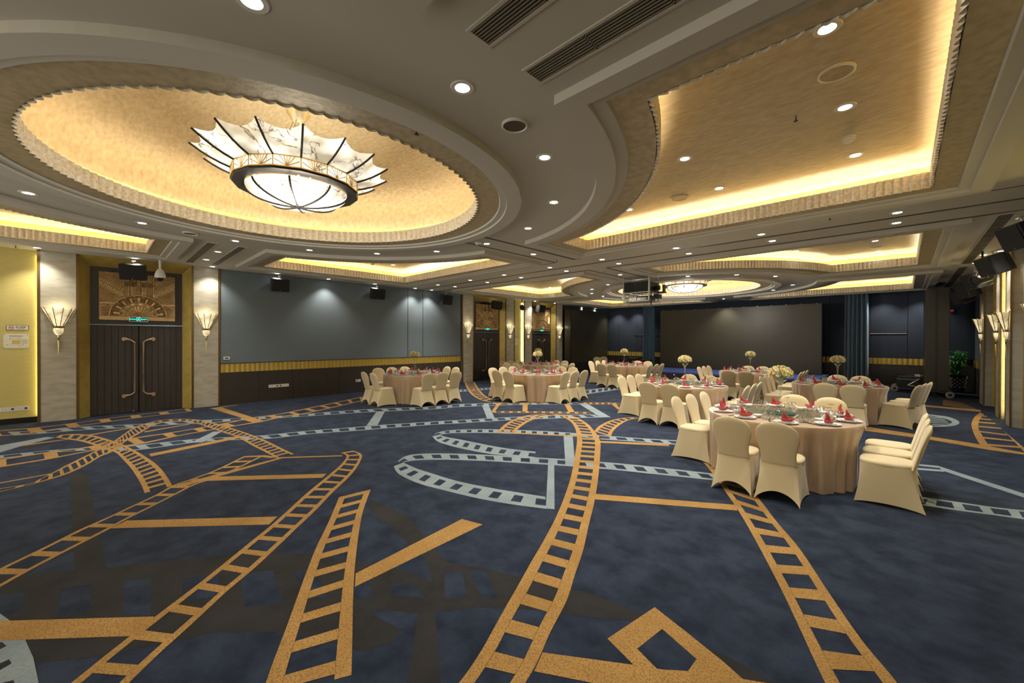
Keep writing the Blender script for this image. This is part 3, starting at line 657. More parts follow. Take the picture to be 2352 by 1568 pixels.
for (u, v), z, r, l in (((1182, 286), ZC, .115, 'beside the near dome, dark grille'), ((437, 535), ZC, .115, 'left of the near dome, dark grille'), ((1921, 165), 4.065, .13, 'in the large coffer near its top'), ((1561, 453), 4.065, .13, 'in the large coffer near its left curve'), ((2013, 564.5), 4.065, .13, 'in the far right coffer')):
    t_ = thing('ceiling_speaker', 'round flush ceiling speaker '+l, 'speaker', at(u, v, z), group='round ceiling speakers')
    MB().lathe([(r*.86, -.012), (r*.9, -.022), (r, -.016), (r, 0)], 28).build('rim', M['white'], t_, smooth=True)
    MB().lathe([(0, -.012), (r*.86, -.012)], 28).build('grille', M['groove'] if z == ZC else M['leafring'], t_)
for (u, v), z, l in (((1950, 315), 4.065, 'in the large gold coffer'), ((1097, 555), ZC, 'behind the near dome'), ((856, 604), 4.065, 'in the coffer above the leftmost table')):
    disc('smoke_detector', at(u, v, z), .07, M['white'], 'white round smoke detector '+l, 'smoke detector', [(0, -.06), (.03, -.06), (.036, -.045), (.052, -.045), (.058, -.02), (.065, -.018), (.065, 0)])
for (u, v), z, l in (((957, 297), ZC, 'at the right rim of the near dome'), ((1377, 482), ZC, 'at the curve of the large coffer'), ((1906, 498), ZC, 'in the beam behind the large coffer'), ((1828, 268), 4.065, 'in the middle of the large coffer'), ((36, 564), ZC, 'above the yellow wall at far left'), ((1061, 551), ZC, 'behind the near dome'), ((1279, 597), ZC, 'at the crossing of the ceiling beams'), ((1387, 622), ZC, 'left of the projector cage'), ((2327, 563), ZC, 'beside the right wall pillars')):
    t_ = thing('sprinkler', 'small pendent fire sprinkler '+l, 'sprinkler', at(u, v, z)+Vector((0, 0, .004)), group='fire sprinklers')
    MB().lathe([(0, -.008), (.03, -.008), (.036, 0)], 14).build('escutcheon', M['steel'], t_)
    MB().tube([(0, 0, -.005), (0, 0, -.045)], .006, 6).lathe([(0, -.05), (.02, -.05), (.02, -.047), (0, -.047)], 10).build('nozzle', M['darkmetal'], t_)
def vent(x0, y0, x1, y1, nsl, label, along='x'):
    r = thing('ceiling_vent', label, 'vent', ((x0+x1)/2, (y0+y1)/2, ZC), group='slotted ceiling air vents')
    w, h = (x1-x0)/2, (y1-y0)/2; b = .022
    MB().box((-w, -h, -.010), (w, -h+b, 0)).box((-w, h-b, -.010), (w, h, 0)).box((-w, -h+b, -.010), (-w+b, h-b, 0)).box((w-b, -h+b, -.010), (w, h-b, 0)).build('vent_frame', M['paint'], r)
    MB().box((-w+b, -h+b, -.003), (w-b, h-b, -.0005)).build('vent_backing', M['blackfab'], r)
    sl = MB()
    if along == 'x':
        for k in range(nsl): y = -h+b+(2*h-2*b)*(k+.5)/nsl; sl.box((-w+b, y-.0045, -.009), (w-b, y+.0045, -.003))
        for k in range(1, int(2*w/.5)): sl.box((-w+.5*k-.006, -h+b, -.009), (-w+.5*k+.006, h-b, -.003))
    else:
        for k in range(nsl): x = -w+b+(2*w-2*b)*(k+.5)/nsl; sl.box((x-.0045, -h+b, -.009), (x+.0045, h-b, -.003))
        for k in range(1, int(2*h/.5)): sl.box((-w+b, -h+.5*k-.006, -.009), (w-b, -h+.5*k+.006, -.003))
    sl.build('vent_slats', M['slat'], r)
vent(-1.92, 1.56, .9, 1.76, 7, 'long slotted air vent nearest the camera, the shorter one in view')
vent(-1.92, 2.06, .9, 2.27, 7, 'long slotted air vent beside the big coffer, above the camera')
vent(-12.62, 1.47, -9.7, 1.66, 6, 'slotted air vent above the left double door')
vent(-12.55, 1.98, -9.7, 2.15, 6, 'slotted air vent above the blue wall panel')
vent(.99, 9.35, 1.19, 14.75, 6, 'long slotted air vent running along the right wall', 'y')
vent(.99, 15.3, 1.19, 20.8, 6, 'slotted air vent farther along the right wall, towards the plant', 'y')

# ================================================================ CHANDELIERS
def mk_chandelier():
    r = thing('chandelier', '', 'chandelier')
    def pg(rad, z, n=16, ph=0): return [(rad*cos(2*pi*(k+ph)/n), rad*sin(2*pi*(k+ph)/n), z) for k in range(n)]
    # petals: 16 scalloped stone panels
    pt = MB(); NP = 16
    for k in range(NP):
        a0, a1 = 2*pi*k/NP, 2*pi*(k+1)/NP; rows = []
        for j in range(7):
            t = j/6; row = []
            for i in range(7):
                s_ = i/6; a = a0+(a1-a0)*s_; sag = .09*(1-(2*s_-1)**2)*t**3
                rr = .725+.405*(t-sag/.42); z = .375+.20*(t-sag/.42)-.02*sin(pi*t)
                flatk = cos(pi/NP)/cos(a-(a0+a1)/2); row.append((rr*flatk*cos(a), rr*flatk*sin(a), z))
            rows.append(row)
        pt.loft(rows, False)
    pt.build('stone_petals', M['alab'], r)
    for k in range(NP):
        a = 2*pi*k/NP; MB().tube([(q*cos(a), q*sin(a), z) for q, z in ((.745, .368), (.84, .400), (.94, .443), (1.04, .498), (1.145, .568))], .012, 6).build('petal_rib', M['darkmetal'], r)
    bw = MB(); pr = [(.02, .0)]+[(.60*sin(radians(t)), .215*(1-cos(radians(t)))) for t in range(8, 91, 7)]
    bw.lathe(pr, 48).build('stone_bowl', M['alab'], r, smooth=True)
    for k in range(8):
        a = 2*pi*k/8+pi/16; MB().tube([((q[0]+.006)*cos(a), (q[0]+.006)*sin(a), q[1]-.008) for q in pr], .012, 6).build('bowl_rib', M['darkmetal'], r)
    rg = MB().loft([[(.605*cos(2*pi*k/16), .605*sin(2*pi*k/16), .212) for k in range(16)], pg(.735, .212), pg(.745, .226), pg(.735, .24), pg(.60, .235)]); rg.build('ring', M['darkmetal'], r)
    g = MB()
    for z in (.235, .36): g.loft([pg(.735, z), pg(.75, z), pg(.75, z+.014), pg(.735, z+.014), pg(.735, z)])
    for k in range(NP):
        a0, a1 = 2*pi*k/NP, 2*pi*(k+1)/NP; A = Vector((.742*cos(a0), .742*sin(a0), 0)); B = Vector((.742*cos(a1), .742*sin(a1), 0))
        g.tube([A+Vector((0, 0, .24)), A+Vector((0, 0, .37))], .007, 5)
        m_ = A.lerp(B, .5)+Vector((0, 0, .25))
        for t in (.05, .22, .38, .5, .62, .78, .95): g.tube([m_, A.lerp(B, t)+Vector((0, 0, .315 if t in (.05, .95) else .362))], .0045, 4)
    g.build('gallery_fretwork', M['brass'], r)
    MB().lathe([(0, -.045), (.012, -.03), (.02, -.01), (.07, .0), (.075, .012), (.05, .04), (0, .04)], 20).build('finial', M['darkmetal'], r, smooth=True)
    MB().lathe([(0, 1.10), (.05, 1.10), (.08, 1.13), (.09, 1.15), (.15, 1.23), (.155, 1.245), (0, 1.245)], 28).build('canopy', M['champ'], r, smooth=True)
    st = MB()
    for k in range(4):
        a = pi/4+k*pi/2
        st.tube([(.06*cos(a), .06*sin(a), 1.13), (.10*cos(a), .10*sin(a), 1.03)], .008, 6)
        st.tube([(.10*cos(a), .10*sin(a), 1.03), (.62*cos(a), .62*sin(a), .30)], .012, 6)
    st.tube([(0, 0, 1.13), (0, 0, .4)], .014, 6)
    st.build('suspension_rods', M['champ'], r)
    MB().loft([pg(.722, .24), pg(.722, .372)]).build('stone_band', M['alab'], r)
    return r
CH = Proto(mk_chandelier())
CH.put((BAYS[0][0], BAYS[0][1], 3.545), .12, 'large stone petal chandelier hanging in the near dome')
CH.put((BAYS[1][0], BAYS[1][1], 3.545), .12, 'stone petal chandelier hanging in the far dome, behind the projector cage')
for cx, cy in BAYS:
    lamp('POINT', (cx, cy, 4.05), 26, (1, .90, .72), .35) if cy > 5 else lamp('POINT', (cx, cy, 4.02), 12, (1, .92, .76), .35)
    lamp('POINT', (cx, cy, 3.12), 50 if cy < 5 else 130, (1, .93, .80), .3)  # unseen lamp added below each bowl, stands in for the bowl's own glow

# ================================================================ SCONCES
def mk_sconce():
    "wall at x=0, lamp towards +x; z=0 is the bowl bottom"
    r = thing('wall_sconce', '', 'wall light')
    def arc(rad, z, n, sc=.8, ph=0.): return [(rad*sc*cos(a), rad*sin(a), z) for a in [(-pi/2)+pi*k/n for k in range(n+1)]]
    s_ = MB()
    angs = [-pi/2+pi*k/5 for k in range(6)]
    for k in range(5):
        rows = []
        for j in range(6):
            t = j/5; row = []
            for i in range(5):
                q = i/4; a = angs[k]+(angs[k+1]-angs[k])*q; sag = .03*(1-(2*q-1)**2)*t**3
                rr = .075+(.245-.075)*(t-sag/.4); fk = cos(pi/10)/cos(a-(angs[k]+angs[k+1])/2)
                row.append((rr*.72*fk*cos(a), rr*fk*sin(a), .205+.39*t-sag))
            rows.append(row)
        s_.loft(rows, False)
    s_.build('stone_shade', M['alabs'], r)
    rb = MB()
    for a in angs: rb.tube([(.080*.72*cos(a)+.006, .080*sin(a), .20), (.252*.72*cos(a)+.008, .254*sin(a), .60)], .006, 5)
    for z in (.165, .2): rb.tube([(x, y, z) for x, y, _ in arc(.08, 0, 10, .8)], .005, 5)
    for k in range(7): a = -pi/2+pi*k/6; rb.tube([(.064*cos(a), .08*sin(a), .165), (.064*cos(a), .08*sin(a), .2)], .004, 4)
    rb.build('metal_ribs', M['bronze'], r)
    bl = [(.0, .0)]+[(.076*sin(radians(t)), .12*(1-cos(radians(t)))) for t in range(15, 91, 15)]+[(.076, .165)]
    MB().loft([arc(max(q, .004), z, 12, .85) for q, z in bl], False).build('stone_bowl', M['alabs'], r, smooth=True)
    MB().tube([(.02, 0, .01), (.022, 0, -.05), (.022, 0, -.12), (.02, 0, -.40)], [.02, .016, .018, .003], 10).build('spike', M['brass'], r, smooth=True)
    MB().box((0, -.05, .02), (.012, .05, .55)).build('back_plate', M['bronze'], r)
    return r
SC = Proto(mk_sconce())
for k, (a, b) in enumerate(LP):
    y = (a+b)/2; SC.put((XL+.008, y, 1.86), 0, 'lit stone sconce on the left wall, %s from the front' % ORD[k], 'wall sconces')
    lamp('POINT', (XL+.12, y, 2.45), 1.3, (1, .87, .6), .06)
for k, (a, b) in enumerate(RP[2:]):
    y = (a+b)/2; SC.put((XR-.008, y, 1.83), pi, 'lit stone sconce on the right wall, %s from the front' % ORD[k], 'wall sconces')
    lamp('POINT', (XR-.12, y, 2.42), 1.3, (1, .87, .6), .06)

# ================================================================ CHAIRS
def mk_chair():
    "faces +x; origin on the floor under the seat centre"
    r = thing('banquet_chair', '', 'chair')
    def rr(hw, x0, x1, z, n=40, e=3.2, notch=None):
        out = []; cx = (x0+x1)/2; hx = (x1-x0)/2
        for k in range(n):
            a = 2*pi*k/n; c_, s_ = cos(a), sin(a)
            out.append((cx+hx*math.copysign(abs(c_)**(2/e), c_), hw*math.copysign(abs(s_)**(2/e), s_), z))
        return out
    # backrest
    prof = [(.43, .178), (.50, .170), (.56, .174), (.62, .189), (.68, .205), (.72, .212), (.76, .211), (.80, .201), (.83, .184), (.855, .161), (.875, .131), (.89, .095), (.898, .06), (.902, .02)]
    loops = []
    for z, w in prof:
        xb = -.205-(z-.43)*.27; th = .026 if z < .85 else .026*sqrt(max(.05, (.905-z)/.055))
        lp = []
        for k in range(32):
            a = 2*pi*k/32; y = w*math.copysign(abs(sin(a))**.85, sin(a)); x = th*math.copysign(abs(cos(a))**.8, cos(a))
            lp.append((xb+x-.10*(abs(y)/.2)**2*-.12, y, z))
        loops.append(lp)
    b = MB().loft(loops); b.poly(loops[-1]); b.poly(loops[0][::-1]); b.build('backrest', M['cover'], r, smooth=True)
    # seat pad
    s_ = MB(); ls = [rr(.198, -.215, .232, .425), rr(.205, -.22, .24, .445), rr(.203, -.22, .238, .462), rr(.190, -.21, .225, .476), rr(.13, -.15, .16, .484)]
    s_.loft(ls); s_.poly(ls[-1]); s_.build('seat', M['cover'], r, smooth=True)
    # stretched skirt down to four foot pockets
    N = 64; rows = []
    top = rr(.200, -.215, .236, .445, N, 4.5)
    foot = {0: (.275, .217), 1: (-.295, .217), 2: (-.295, -.217), 3: (.275, -.217)}
    def base(k):
        a = 2*pi*k/N; seg = int(((a+pi/4) % (2*pi))/(pi/2))      # 0 front(+x) 1 left 2 back 3 right
        t = (((a+pi/4) % (pi/2))/(pi/2))
        P = [(foot[3], foot[0]), (foot[0], foot[1]), (foot[1], foot[2]), (foot[2], foot[3])][seg]
        x = P[0][0]+(P[1][0]-P[0][0])*t; y = P[0][1]+(P[1][1]-P[0][1])*t
        h = (1-(2*t-1)**2)**.8 if 0 < t < 1 else 0
        arch = {0: .10, 2: .12, 1: .028, 3: .028}[seg]*h; pull = {0: .03, 2: .045, 1: .02, 3: .02}[seg]*h
        if seg == 0: x -= pull
        if seg == 2: x += pull
        if seg == 1: y -= pull
        if seg == 3: y += pull
        return x, y, .004+arch
    bs = [base(k) for k in range(N)]
    for j in range(9):
        t = j/8; row = []
        for k in range(N):
            tx, ty, tz = top[k]; bx, by, bz = bs[k]; tt = t**1.35
            row.append((tx+(bx-tx)*tt, ty+(by-ty)*tt, tz+(bz-tz)*t))
        rows.append(row)
    MB().loft(rows).build('skirt_cover', M['cover'], r, smooth=True)
    return r
CHAIR = Proto(mk_chair())
TB = dict(T1=(-1.19, 6.44), T2=(-3.53, 9.23), T3=(-1.07, 11.78), T4=(-3.42, 14.2), T5=(-7.85, 14.4), T6=(-7.87, 9.2), T7=(-10.47, 12.27), T8=(-10.16, 6.4))
TB0 = TB
TDF = dict(T1=4.56, T2=8.19, T3=8.3, T4=11.69, T5=14.91, T6=11.19, T7=15.21, T8=10.78)
TB = {k: tuple(q*(TDF[k]*1.0294+.89)/(TDF[k]+.89) for q in v) for k, v in TB0.items()}
TNAME = dict(T1='nearest table', T2='table just left of nearest', T3='table nearest right curtain', T4='table before big screen', T5='table before left curtain', T6='front aligned table', T7='rear aligned table', T8='leftmost table')
# rows of chair backs: side -> (distance of backs from table centre, positions along the side)
ROWS = {
 'T1': dict(near=(-1.27, (-.26, .20)), left=((-1.41, -1.36, -1.31), (-.04, .42, .90)), far=(1.60, (-.10, .37)), right=(1.40, (-.30, .20, .68))),
 'T2': dict(near=(-1.08, (-.38, .09)), left=(-1.50, (-.17, .28, .73)), far=(1.62, (-.50, .0)), right=(1.33, (-.24, .28, .75))),
 'T3': dict(near=(-1.08, (-.12, .34)), left=(-1.48, (-.25, .22, .68)), far=(1.70, (-.16, .30)), right=(1.27, (-.25, .22, .70))),
 'T4': dict(near=(-1.05, (-.33, .13)), left=(-1.53, (-.06, .40, .86)), far=(1.75, (-.49, -.03)), right=(1.35, (-.25, .26, .78))),
 'T5': dict(near=(-1.10, (-.38, .08)), left=(-1.62, (.10, .63, 1.14)), far=(1.85, (-.36, .10)), right=(1.25, (-.31, .18, .66))),
 'T6': dict(near=(-1.12, (-.64, -.18)), left=(-1.53, (-.43, .03, .49)), far=(1.70, (-.38, .09)), right=(1.12, (-.06, .40, .86))),
 'T7': dict(near=(-1.20, (-.60, -.09)), left=(-1.68, (-.31, .16, .62)), far=(1.68, (-.38, .08)), right=(1.37, (-.55, -.07, .42))),
 'T8': dict(near=(-1.30, (-.51, .0)), left=(-1.62, (-.30, .17, .64)), far=(1.70, (-.70, -.23)), right=(1.11, (-.25, .21, .67)))}
SIDE = dict(near='front left side', left='back left side', far='back right side', right='front right side')
def seat_word(side, i, n_):
    if n_ == 3: return ('nearest', 'middle', 'farthest')[i]
    return ('left', 'right')[i]
seatfronts = {}
for T, rows in ROWS.items():
    tx, ty = TB0[T]
    for side, (dist, pos) in rows.items():
        for i, q in enumerate(pos):
            d = dist[i] if isinstance(dist, tuple) else dist
            jit = random.uniform(-.015, .015)
            if side == 'near': x, y, a = tx+q, ty+d+.325, pi/2
            elif side == 'far': x, y, a = tx+q, ty+d-.325, -pi/2
            elif side == 'left': x, y, a = tx+d+.325, ty+q, 0
            else: x, y, a = tx+d-.325, ty+q, pi
            if T == 'T3' and side == 'right': x, y, a = (-.06, .03, .12)[i], (11.72, 12.22, 12.72)[i], pi-(.34, .28, .22)[i]
            CHAIR.put((x, y, 0), a+jit, 'cream banquet chair, %s of %s, %s' % (seat_word(side, i, len(pos)), SIDE[side], TNAME[T]), 'banquet chairs around the tables')
            seatfronts.setdefault(T, []).append((x, y, a))
for i, (x, y, a) in enumerate(((-11.62, 18.55, 1.9), (-11.62, 19.25, 1.8))):
    CHAIR.put((x, y, 0), a, 'cream covered banquet chair standing apart before the black panel, %s' % ('left', 'right')[i], 'spare chairs by the black panel')

# ================================================================ TABLES AND SETTINGS
R_T = .89
def mk_table():
    r = thing('round_table', '', 'table')
    MB().lathe([(0, .745), (R_T-.02, .745), (R_T-.008, .76), (R_T-.02, .772), (0, .772)], 48).build('tabletop', M['darkwood'], r)
    for k in range(4):
        a = pi/4+k*pi/2; MB().tube([(.42*cos(a), .42*sin(a), .75), (.40*cos(a), .40*sin(a), .0)], .018, 8).build('leg', M['steel'], r)
    return r
TABLE = Proto(mk_table())
def mk_cloth(T):
    rnd = random.Random(T); N = 360; tx, ty = TB[T]
    ph = [rnd.uniform(0, 6.28) for _ in range(5)]
    def fold(a): return .45*sin(15*a+ph[0]+.5*sin(2*a))+.4*sin(24*a+ph[1]+.8*sin(3*a))+.3*sin(37*a+ph[2])
    lim = []
    for k in range(N):
        a = 2*pi*k/N; L = R_T+.2
        for (x, y, ca) in seatfronts[T]:
            # front edge of the seat cover seen from the table centre
            fx, fy = x+.27*cos(ca)-tx, y+.27*sin(ca)-ty; nx, ny = -cos(ca), -sin(ca)
            dn = fx*nx+fy*ny; c_ = cos(a)*nx+sin(a)*ny
            if c_ > .3:
                rr_ = dn/c_; lx = rr_*(cos(a)*-ny+sin(a)*nx)-(fx*-ny+fy*nx)
                if abs(lx) < .25: L = min(L, rr_-.015)
        lim.append(L)
    lim = [min(lim[(k+j) % N] for j in (-3, 0, 3)) for k in range(N)]
    lim = [sum(lim[(k+j) % N] for j in range(-4, 5))/9 for k in range(N)]
    rows = []; zs = [.782, .781, .772, .75, .66, .56, .45, .32, .18, .06, .006]
    for j, z in enumerate(zs):
        row = []
        for k in range(N):
            a = 2*pi*k/N; t = max(0, (.772-z)/.77); amp = .060*min(1, t*1.5)
            rad = [.001, R_T-.03, R_T-.004][j] if j < 3 else R_T+.004+amp*(fold(a)-.35)
            if j >= 3: 
                w = min(1, max(0, (.745-z)/.24)); rad = min(rad, rad*(1-w)+min(rad, lim[k])*w)
            row.append((rad*cos(a), rad*sin(a), z))
        rows.append(row)
    o = MB().loft(rows).build('tablecloth', M['cloth'], smooth=True); o.location = (tx, ty, 0); return o
def mk_plate():
    r = thing('dinner_plate', '', 'plate')
    MB().lathe([(0, .003), (.06, .003), (.07, .002), (.075, .006), (.128, .016), (.131, .019), (.125, .020), (.08, .012), (.06, .009), (0, .009)], 40).build('charger', M['china'], r, smooth=True)
    MB().lathe([(0, .010), (.045, .010), (.088, .022), (.09, .025), (.085, .025), (.045, .016), (0, .016)], 32).build('side_plate', M['china'], r, smooth=True)
    return r
def mk_napkin():
    r = MB()
    # boat-shaped base
    ls = []
    for z, k in ((0, .9), (.012, 1.05), (.026, 1.0), (.034, .8)):
        lp = []
        for i in range(24):
            a = 2*pi*i/24; lx = (.062 if cos(a) < 0 else .085)*cos(a)*k; ly = .036*k*sin(a)*(1-.45*max(0, cos(a))); lp.append((lx, ly, z+.012*max(0, cos(a))**3))
        ls.append(lp)
    r.loft(ls); r.poly(ls[-1]); r.poly(ls[0][::-1])
    # rising fin folded to a blunt peak
    prof = [(.02, -.052, .052, .030), (.045, -.050, .026, .026), (.075, -.048, .000, .020), (.100, -.047, -.016, .014), (.118, -.045, -.026, .010), (.126, -.040, -.032, .005)]
    ls = []
    for z, x0, x1, th in prof:
        lp = []
        for i in range(16):
            a = 2*pi*i/16; lp.append(((x0+x1)/2+(x1-x0)/2*cos(a), th*sin(a)+.006*sin(z*60+cos(a)), z))
        ls.append(lp)
    r.loft(ls); r.poly(ls[-1])
    r.add([(-.02, .03, .02), (.07, .036, .03), (.098, .012, .045), (.04, .024, .05), (-.02, -.03, .02), (.07, -.036, .026), (.1, -.008, .036), (.04, -.024, .044)], [(0, 1, 2, 3), (4, 7, 6, 5)])
    return r.build('napkin', M['napkin'], smooth=True)
def mk_goblet():
    return MB().lathe([(.031, 0), (.038, .03), (.040, .052), (.034, .072), (.018, .088), (.006, .096), (.0045, .11), (.0045, .15), (.008, .158), (.034, .163), (.035, .166), (.0, .166), (.0, .1605)][:12]+[], 18).lathe([(.0285, .0005), (.0355, .03), (.0375, .052), (.0315, .070), (.015, .085), (0, .088)], 18).build('wine_glass', M['glass'], smooth=True)
def mk_tumbler():
    return MB().lathe([(0, 0), (.026, 0), (.030, .10), (.0285, .10), (.0245, .010), (0, .008)], 18).build('tumbler', M['glass'], smooth=True)
def mk_bowl():
    r = thing('soup_bowl', '', 'bowl')
    MB().lathe([(0, .004), (.022, .004), (.022, 0), (.026, 0), (.030, .006), (.050, .03), (.054, .040), (.051, .040), (.045, .03), (.02, .011), (0, .010)], 26).build('bowl', M['china'], r, smooth=True)
    MB().tube([(0, 0, .018), (.03, .0, .03), (.06, .0, .055), (.095, .0, .085)], [.014, .010, .005, .006], 8).build('spoon', M['china'], r, smooth=True)
    return r
def mk_chop():
    b = MB()
    for y in (-.006, .006): b.tube([(-.13, y, .006), (.0, y, .006), (.13, y*.6, .006)], [.0042, .0036, .0022], 6)
    return b.build('chopsticks', M['chop'])
def mk_small():
    return MB().lathe([(0, 0), (.016, 0), (.024, .02), (.026, .05), (.0245, .05), (.022, .02), (.014, .006), (0, .006)], 14).build('small_glass', M['glass'], smooth=True)
def protoized(o, cat): tag(o, '', cat); return Proto(o)
PLATE = Proto(mk_plate()); NAP = protoized(mk_napkin(), 'napkin'); GOB = protoized(mk_goblet(), 'glass'); TUM = protoized(mk_tumbler(), 'glass'); BOWL = Proto(mk_bowl()); CHOP = protoized(mk_chop(), 'chopsticks')
SML = protoized(mk_small(), 'glass')
def mk_turntable():
    r = thing('turntable', '', 'turntable')
    MB().lathe([(0, .0), (.16, .0), (.17, .006), (.17, .016), (0, .018)], 36).build('hub', M['lazyhub'], r, smooth=True)
    MB().lathe([(0, .019), (.478, .019), (.482, .023), (.478, .027), (0, .027)], 64).build('glass_top', M['lazy'], r, smooth=True)
    return r
TURN = Proto(mk_turntable())
def rose(rad, mt, seed):
    rnd = random.Random(seed); b = MB()
    for L, (n_, rr, up) in enumerate(((5, 1., .25), (5, .72, .62), (4, .42, .9))):
        for k in range(n_):
            a = 2*pi*k/n_+L*.6+rnd.uniform(-.2, .2); w = 2*pi/n_*.72
            vs = []
            for j in range(3):
                for i in range(4):
                    aa = a+w*(i/3-.5); t = j/2; q = rad*rr*(.25+.75*t); z = rad*(-.5+(.95*up+.25)*t+.25*(1-abs(i/3-.5)*2)*t)
                    vs.append((q*cos(aa), q*sin(aa), z))
            b.add(vs, [(0, 1, 5, 4), (1, 2, 6, 5), (2, 3, 7, 6), (4, 5, 9, 8), (5, 6, 10, 9), (6, 7, 11, 10)])
    b.lathe([(.0, -rad*.6), (rad*.35, -rad*.3), (rad*.3, rad*.3), (0, rad*.55)], 8)
    return b
def mk_centre(detailed):
    r = thing('flower_centrepiece', '', 'centrepiece')
    MB().lathe([(0, 0), (.055, 0), (.06, .006), (.03, .016), (.010, .05), (.009, .10), (.014, .30), (.022, .37), (.045, .415), (.078, .442), (.076, .444), (.040, .419), (.016, .37), (.005, .30), (.004, .05), (0, .05)], 26).build('trumpet_vase', M['glass'], r, smooth=True)
    ball = MB(); ls = []
    for j in range(7):
        a = -.35*pi+j*.85*pi/6; ls.append([(.115*cos(a)*cos(2*pi*k/16), .115*cos(a)*sin(2*pi*k/16), .53+.075*sin(a)) for k in range(16)])
    ball.loft(ls)
    rnd = random.Random(4)
    for k in range(60):
        a = rnd.uniform(0, 6.28); e = rnd.uniform(-.4, 1.3); q = Vector((cos(a)*cos(e)*.14, sin(a)*cos(e)*.14, .53+.095*sin(e))); d_ = Vector((cos(a)*cos(e), sin(a)*cos(e), sin(e)))
        s1 = d_.cross(Vector((0, 0, 1))).normalized()*.012; ball.add([q-s1, q+d_*.025, q+s1, q-d_*.02], [(0, 1, 2, 3)])
    ball.build('foliage', M['foliage'], r)
    N = 44; allm = {'flY': MB(), 'flW': MB(), 'flP': MB()}
    for k in range(N):
        z = 1-1.38*(k+.5)/N; ph = k*2.39996; q = sqrt(max(0, 1-z*z)); d_ = Vector((q*cos(ph), q*sin(ph), z))
        p = Vector((d_.x*.128, d_.y*.128, .53+d_.z*.09)); key = ('flY', 'flW', 'flP', 'flY', 'flW', 'flY', 'flP')[k % 7]
        b = rose(.034, None, k); mtx = Matrix.Translation(p) @ d_.to_track_quat('Z', 'Y').to_matrix().to_4x4() @ Matrix.Rotation(k, 4, 'Z'); b.xf(mtx)
        if detailed: b.build('rose', M[key], r)
        else: allm[key].add(b.v, b.f)
    if not detailed:
        for key, nm in (('flY', 'yellow_roses'), ('flW', 'cream_roses'), ('flP', 'pink_roses')): allm[key].build(nm, M[key], r)
    return r
CEN_D = Proto(mk_centre(True)); CEN = Proto(mk_centre(False))
ZT = .783
for ti, (T, (tx, ty)) in enumerate(TB.items()):
    nm = TNAME[T]
    TABLE.put((tx, ty, 0), .3*ti, 'round banquet table under its cloth, %s' % nm, 'round banquet tables')
    cl = mk_cloth(T); tag(cl, 'champagne satin floor length tablecloth on the %s' % nm, 'tablecloth', 'champagne tablecloths')
    TURN.put((tx, ty, ZT), 0, 'green glass turntable on the %s' % nm, 'glass turntables')
    (CEN_D if T in ('T1', 'T2', 'T3') else CEN).put((tx, ty, ZT+.0275), ti*1.1, 'tall glass vase with ball of pastel roses on the %s' % nm, 'rose centrepieces')
    rnd = random.Random('s'+T); off = rnd.uniform(0, .3) if T != 'T1' else .08
    base_a = atan2(-ty, -tx)+off   # towards the camera
    for k in range(10):
        a = base_a+2*pi*k/10; ca, sa = cos(a), sin(a); hr = clock(ca, sa)
        # hours made distinct by the 36 degree pitch
        def P_(rad, side, z=ZT): return (tx+rad*ca-side*sa, ty+rad*sa+side*ca, z)
        w = "%s o'clock seat, %s" % (hr, nm)
        PLATE.put(P_(.735, 0), 0, "white stacked plates, "+w, 'white place plates')
        NAP.put(P_(.735, rnd.uniform(-.01, .01), ZT+.0255), a+pi/2+rnd.uniform(-.5, .5)+(pi if rnd.random() < .3 else 0), "folded red napkin, "+w, 'folded red napkins')
        GOB.put(P_(.555, -.13), 0, "upturned stemmed wine glass, "+w, 'upturned wine glasses')
        TUM.put(P_(.60, .175), 0, "clear straight tumbler, "+w, 'clear tumblers')
        SML.put(P_(.565, -.05), 0, "tiny clear liquor glass, "+w, 'tiny liquor glasses')
        BOWL.put(P_(.555, .055), a+rnd.uniform(1.2, 2.2), "white soup bowl with spoon, "+w, 'white soup bowls')
        CHOP.put(P_(.70, -.165 if k % 2 else -.165), a+rnd.uniform(-.06, .06), "dark chopsticks, "+w, 'dark chopsticks')

# ================================================================ WALL SPEAKERS, LAMPS, CAMERA
def mk_speaker(sz=(.30, .46, .36)):
    d, w, h = sz; r = thing('wall_loudspeaker', '', 'speaker')
    b = MB(); o = [(.0, -w*.36), (d*.35, -w/2), (d, -w/2), (d, w/2), (d*.35, w/2), (0, w*.36)]
    b.prism(o, -h/2, h/2); ob = b.build('cabinet', M['black'], r)
    mo = ob.modifiers.new('bevel', 'BEVEL'); mo.width = .018; mo.segments = 3
    MB().box((d, -w/2+.012, -h/2+.012), (d+.012, w/2-.012, h/2-.012)).build('grille', M['blackgrille'], r)
    MB().box((d+.012, -.012, -h/2+.025), (d+.014, .012, -h/2+.035)).build('badge', M['steel'], r)
    bk = MB().tube([(d*.4, 0, h/2-.01), (d*.4, 0, h/2+.05)], .012, 8).box((-.02, -.03, h/2+.05), (d*.5, .03, h/2+.065)); bk.build('bracket', M['steel'], r)
    return r
SPK = Proto(mk_speaker())
def speaker(x, y, z, a, tilt, lab):
    o = SPK.put((x, y, z), a, lab, 'wall loudspeakers'); o.rotation_mode = 'XYZ'; o.rotation_euler = (0, tilt, a); return o
yz = [(.62, 3.40), (3.68, 3.40), (6.68, 3.40), (9.55, 3.40), (12.3, 3.36), (15.3, 3.38)]
for k, (y, z) in enumerate(yz):
    speaker(XL+.12, y, z, (-.25, -.12, -.1, -.05, 0, 0)[k], .25, 'black loudspeaker hung high on the left wall, %s from the front' % ORD[k])
for k, (y, z) in enumerate(((9.1, 3.35), (11.6, 3.27), (14.2, 3.26), (15.9, 3.18), (17.4, 3.12))):
    speaker(XR-.25, y, z, pi+.35, .35, 'black loudspeaker hung high on the right wall, %s from the front' % ORD[k])
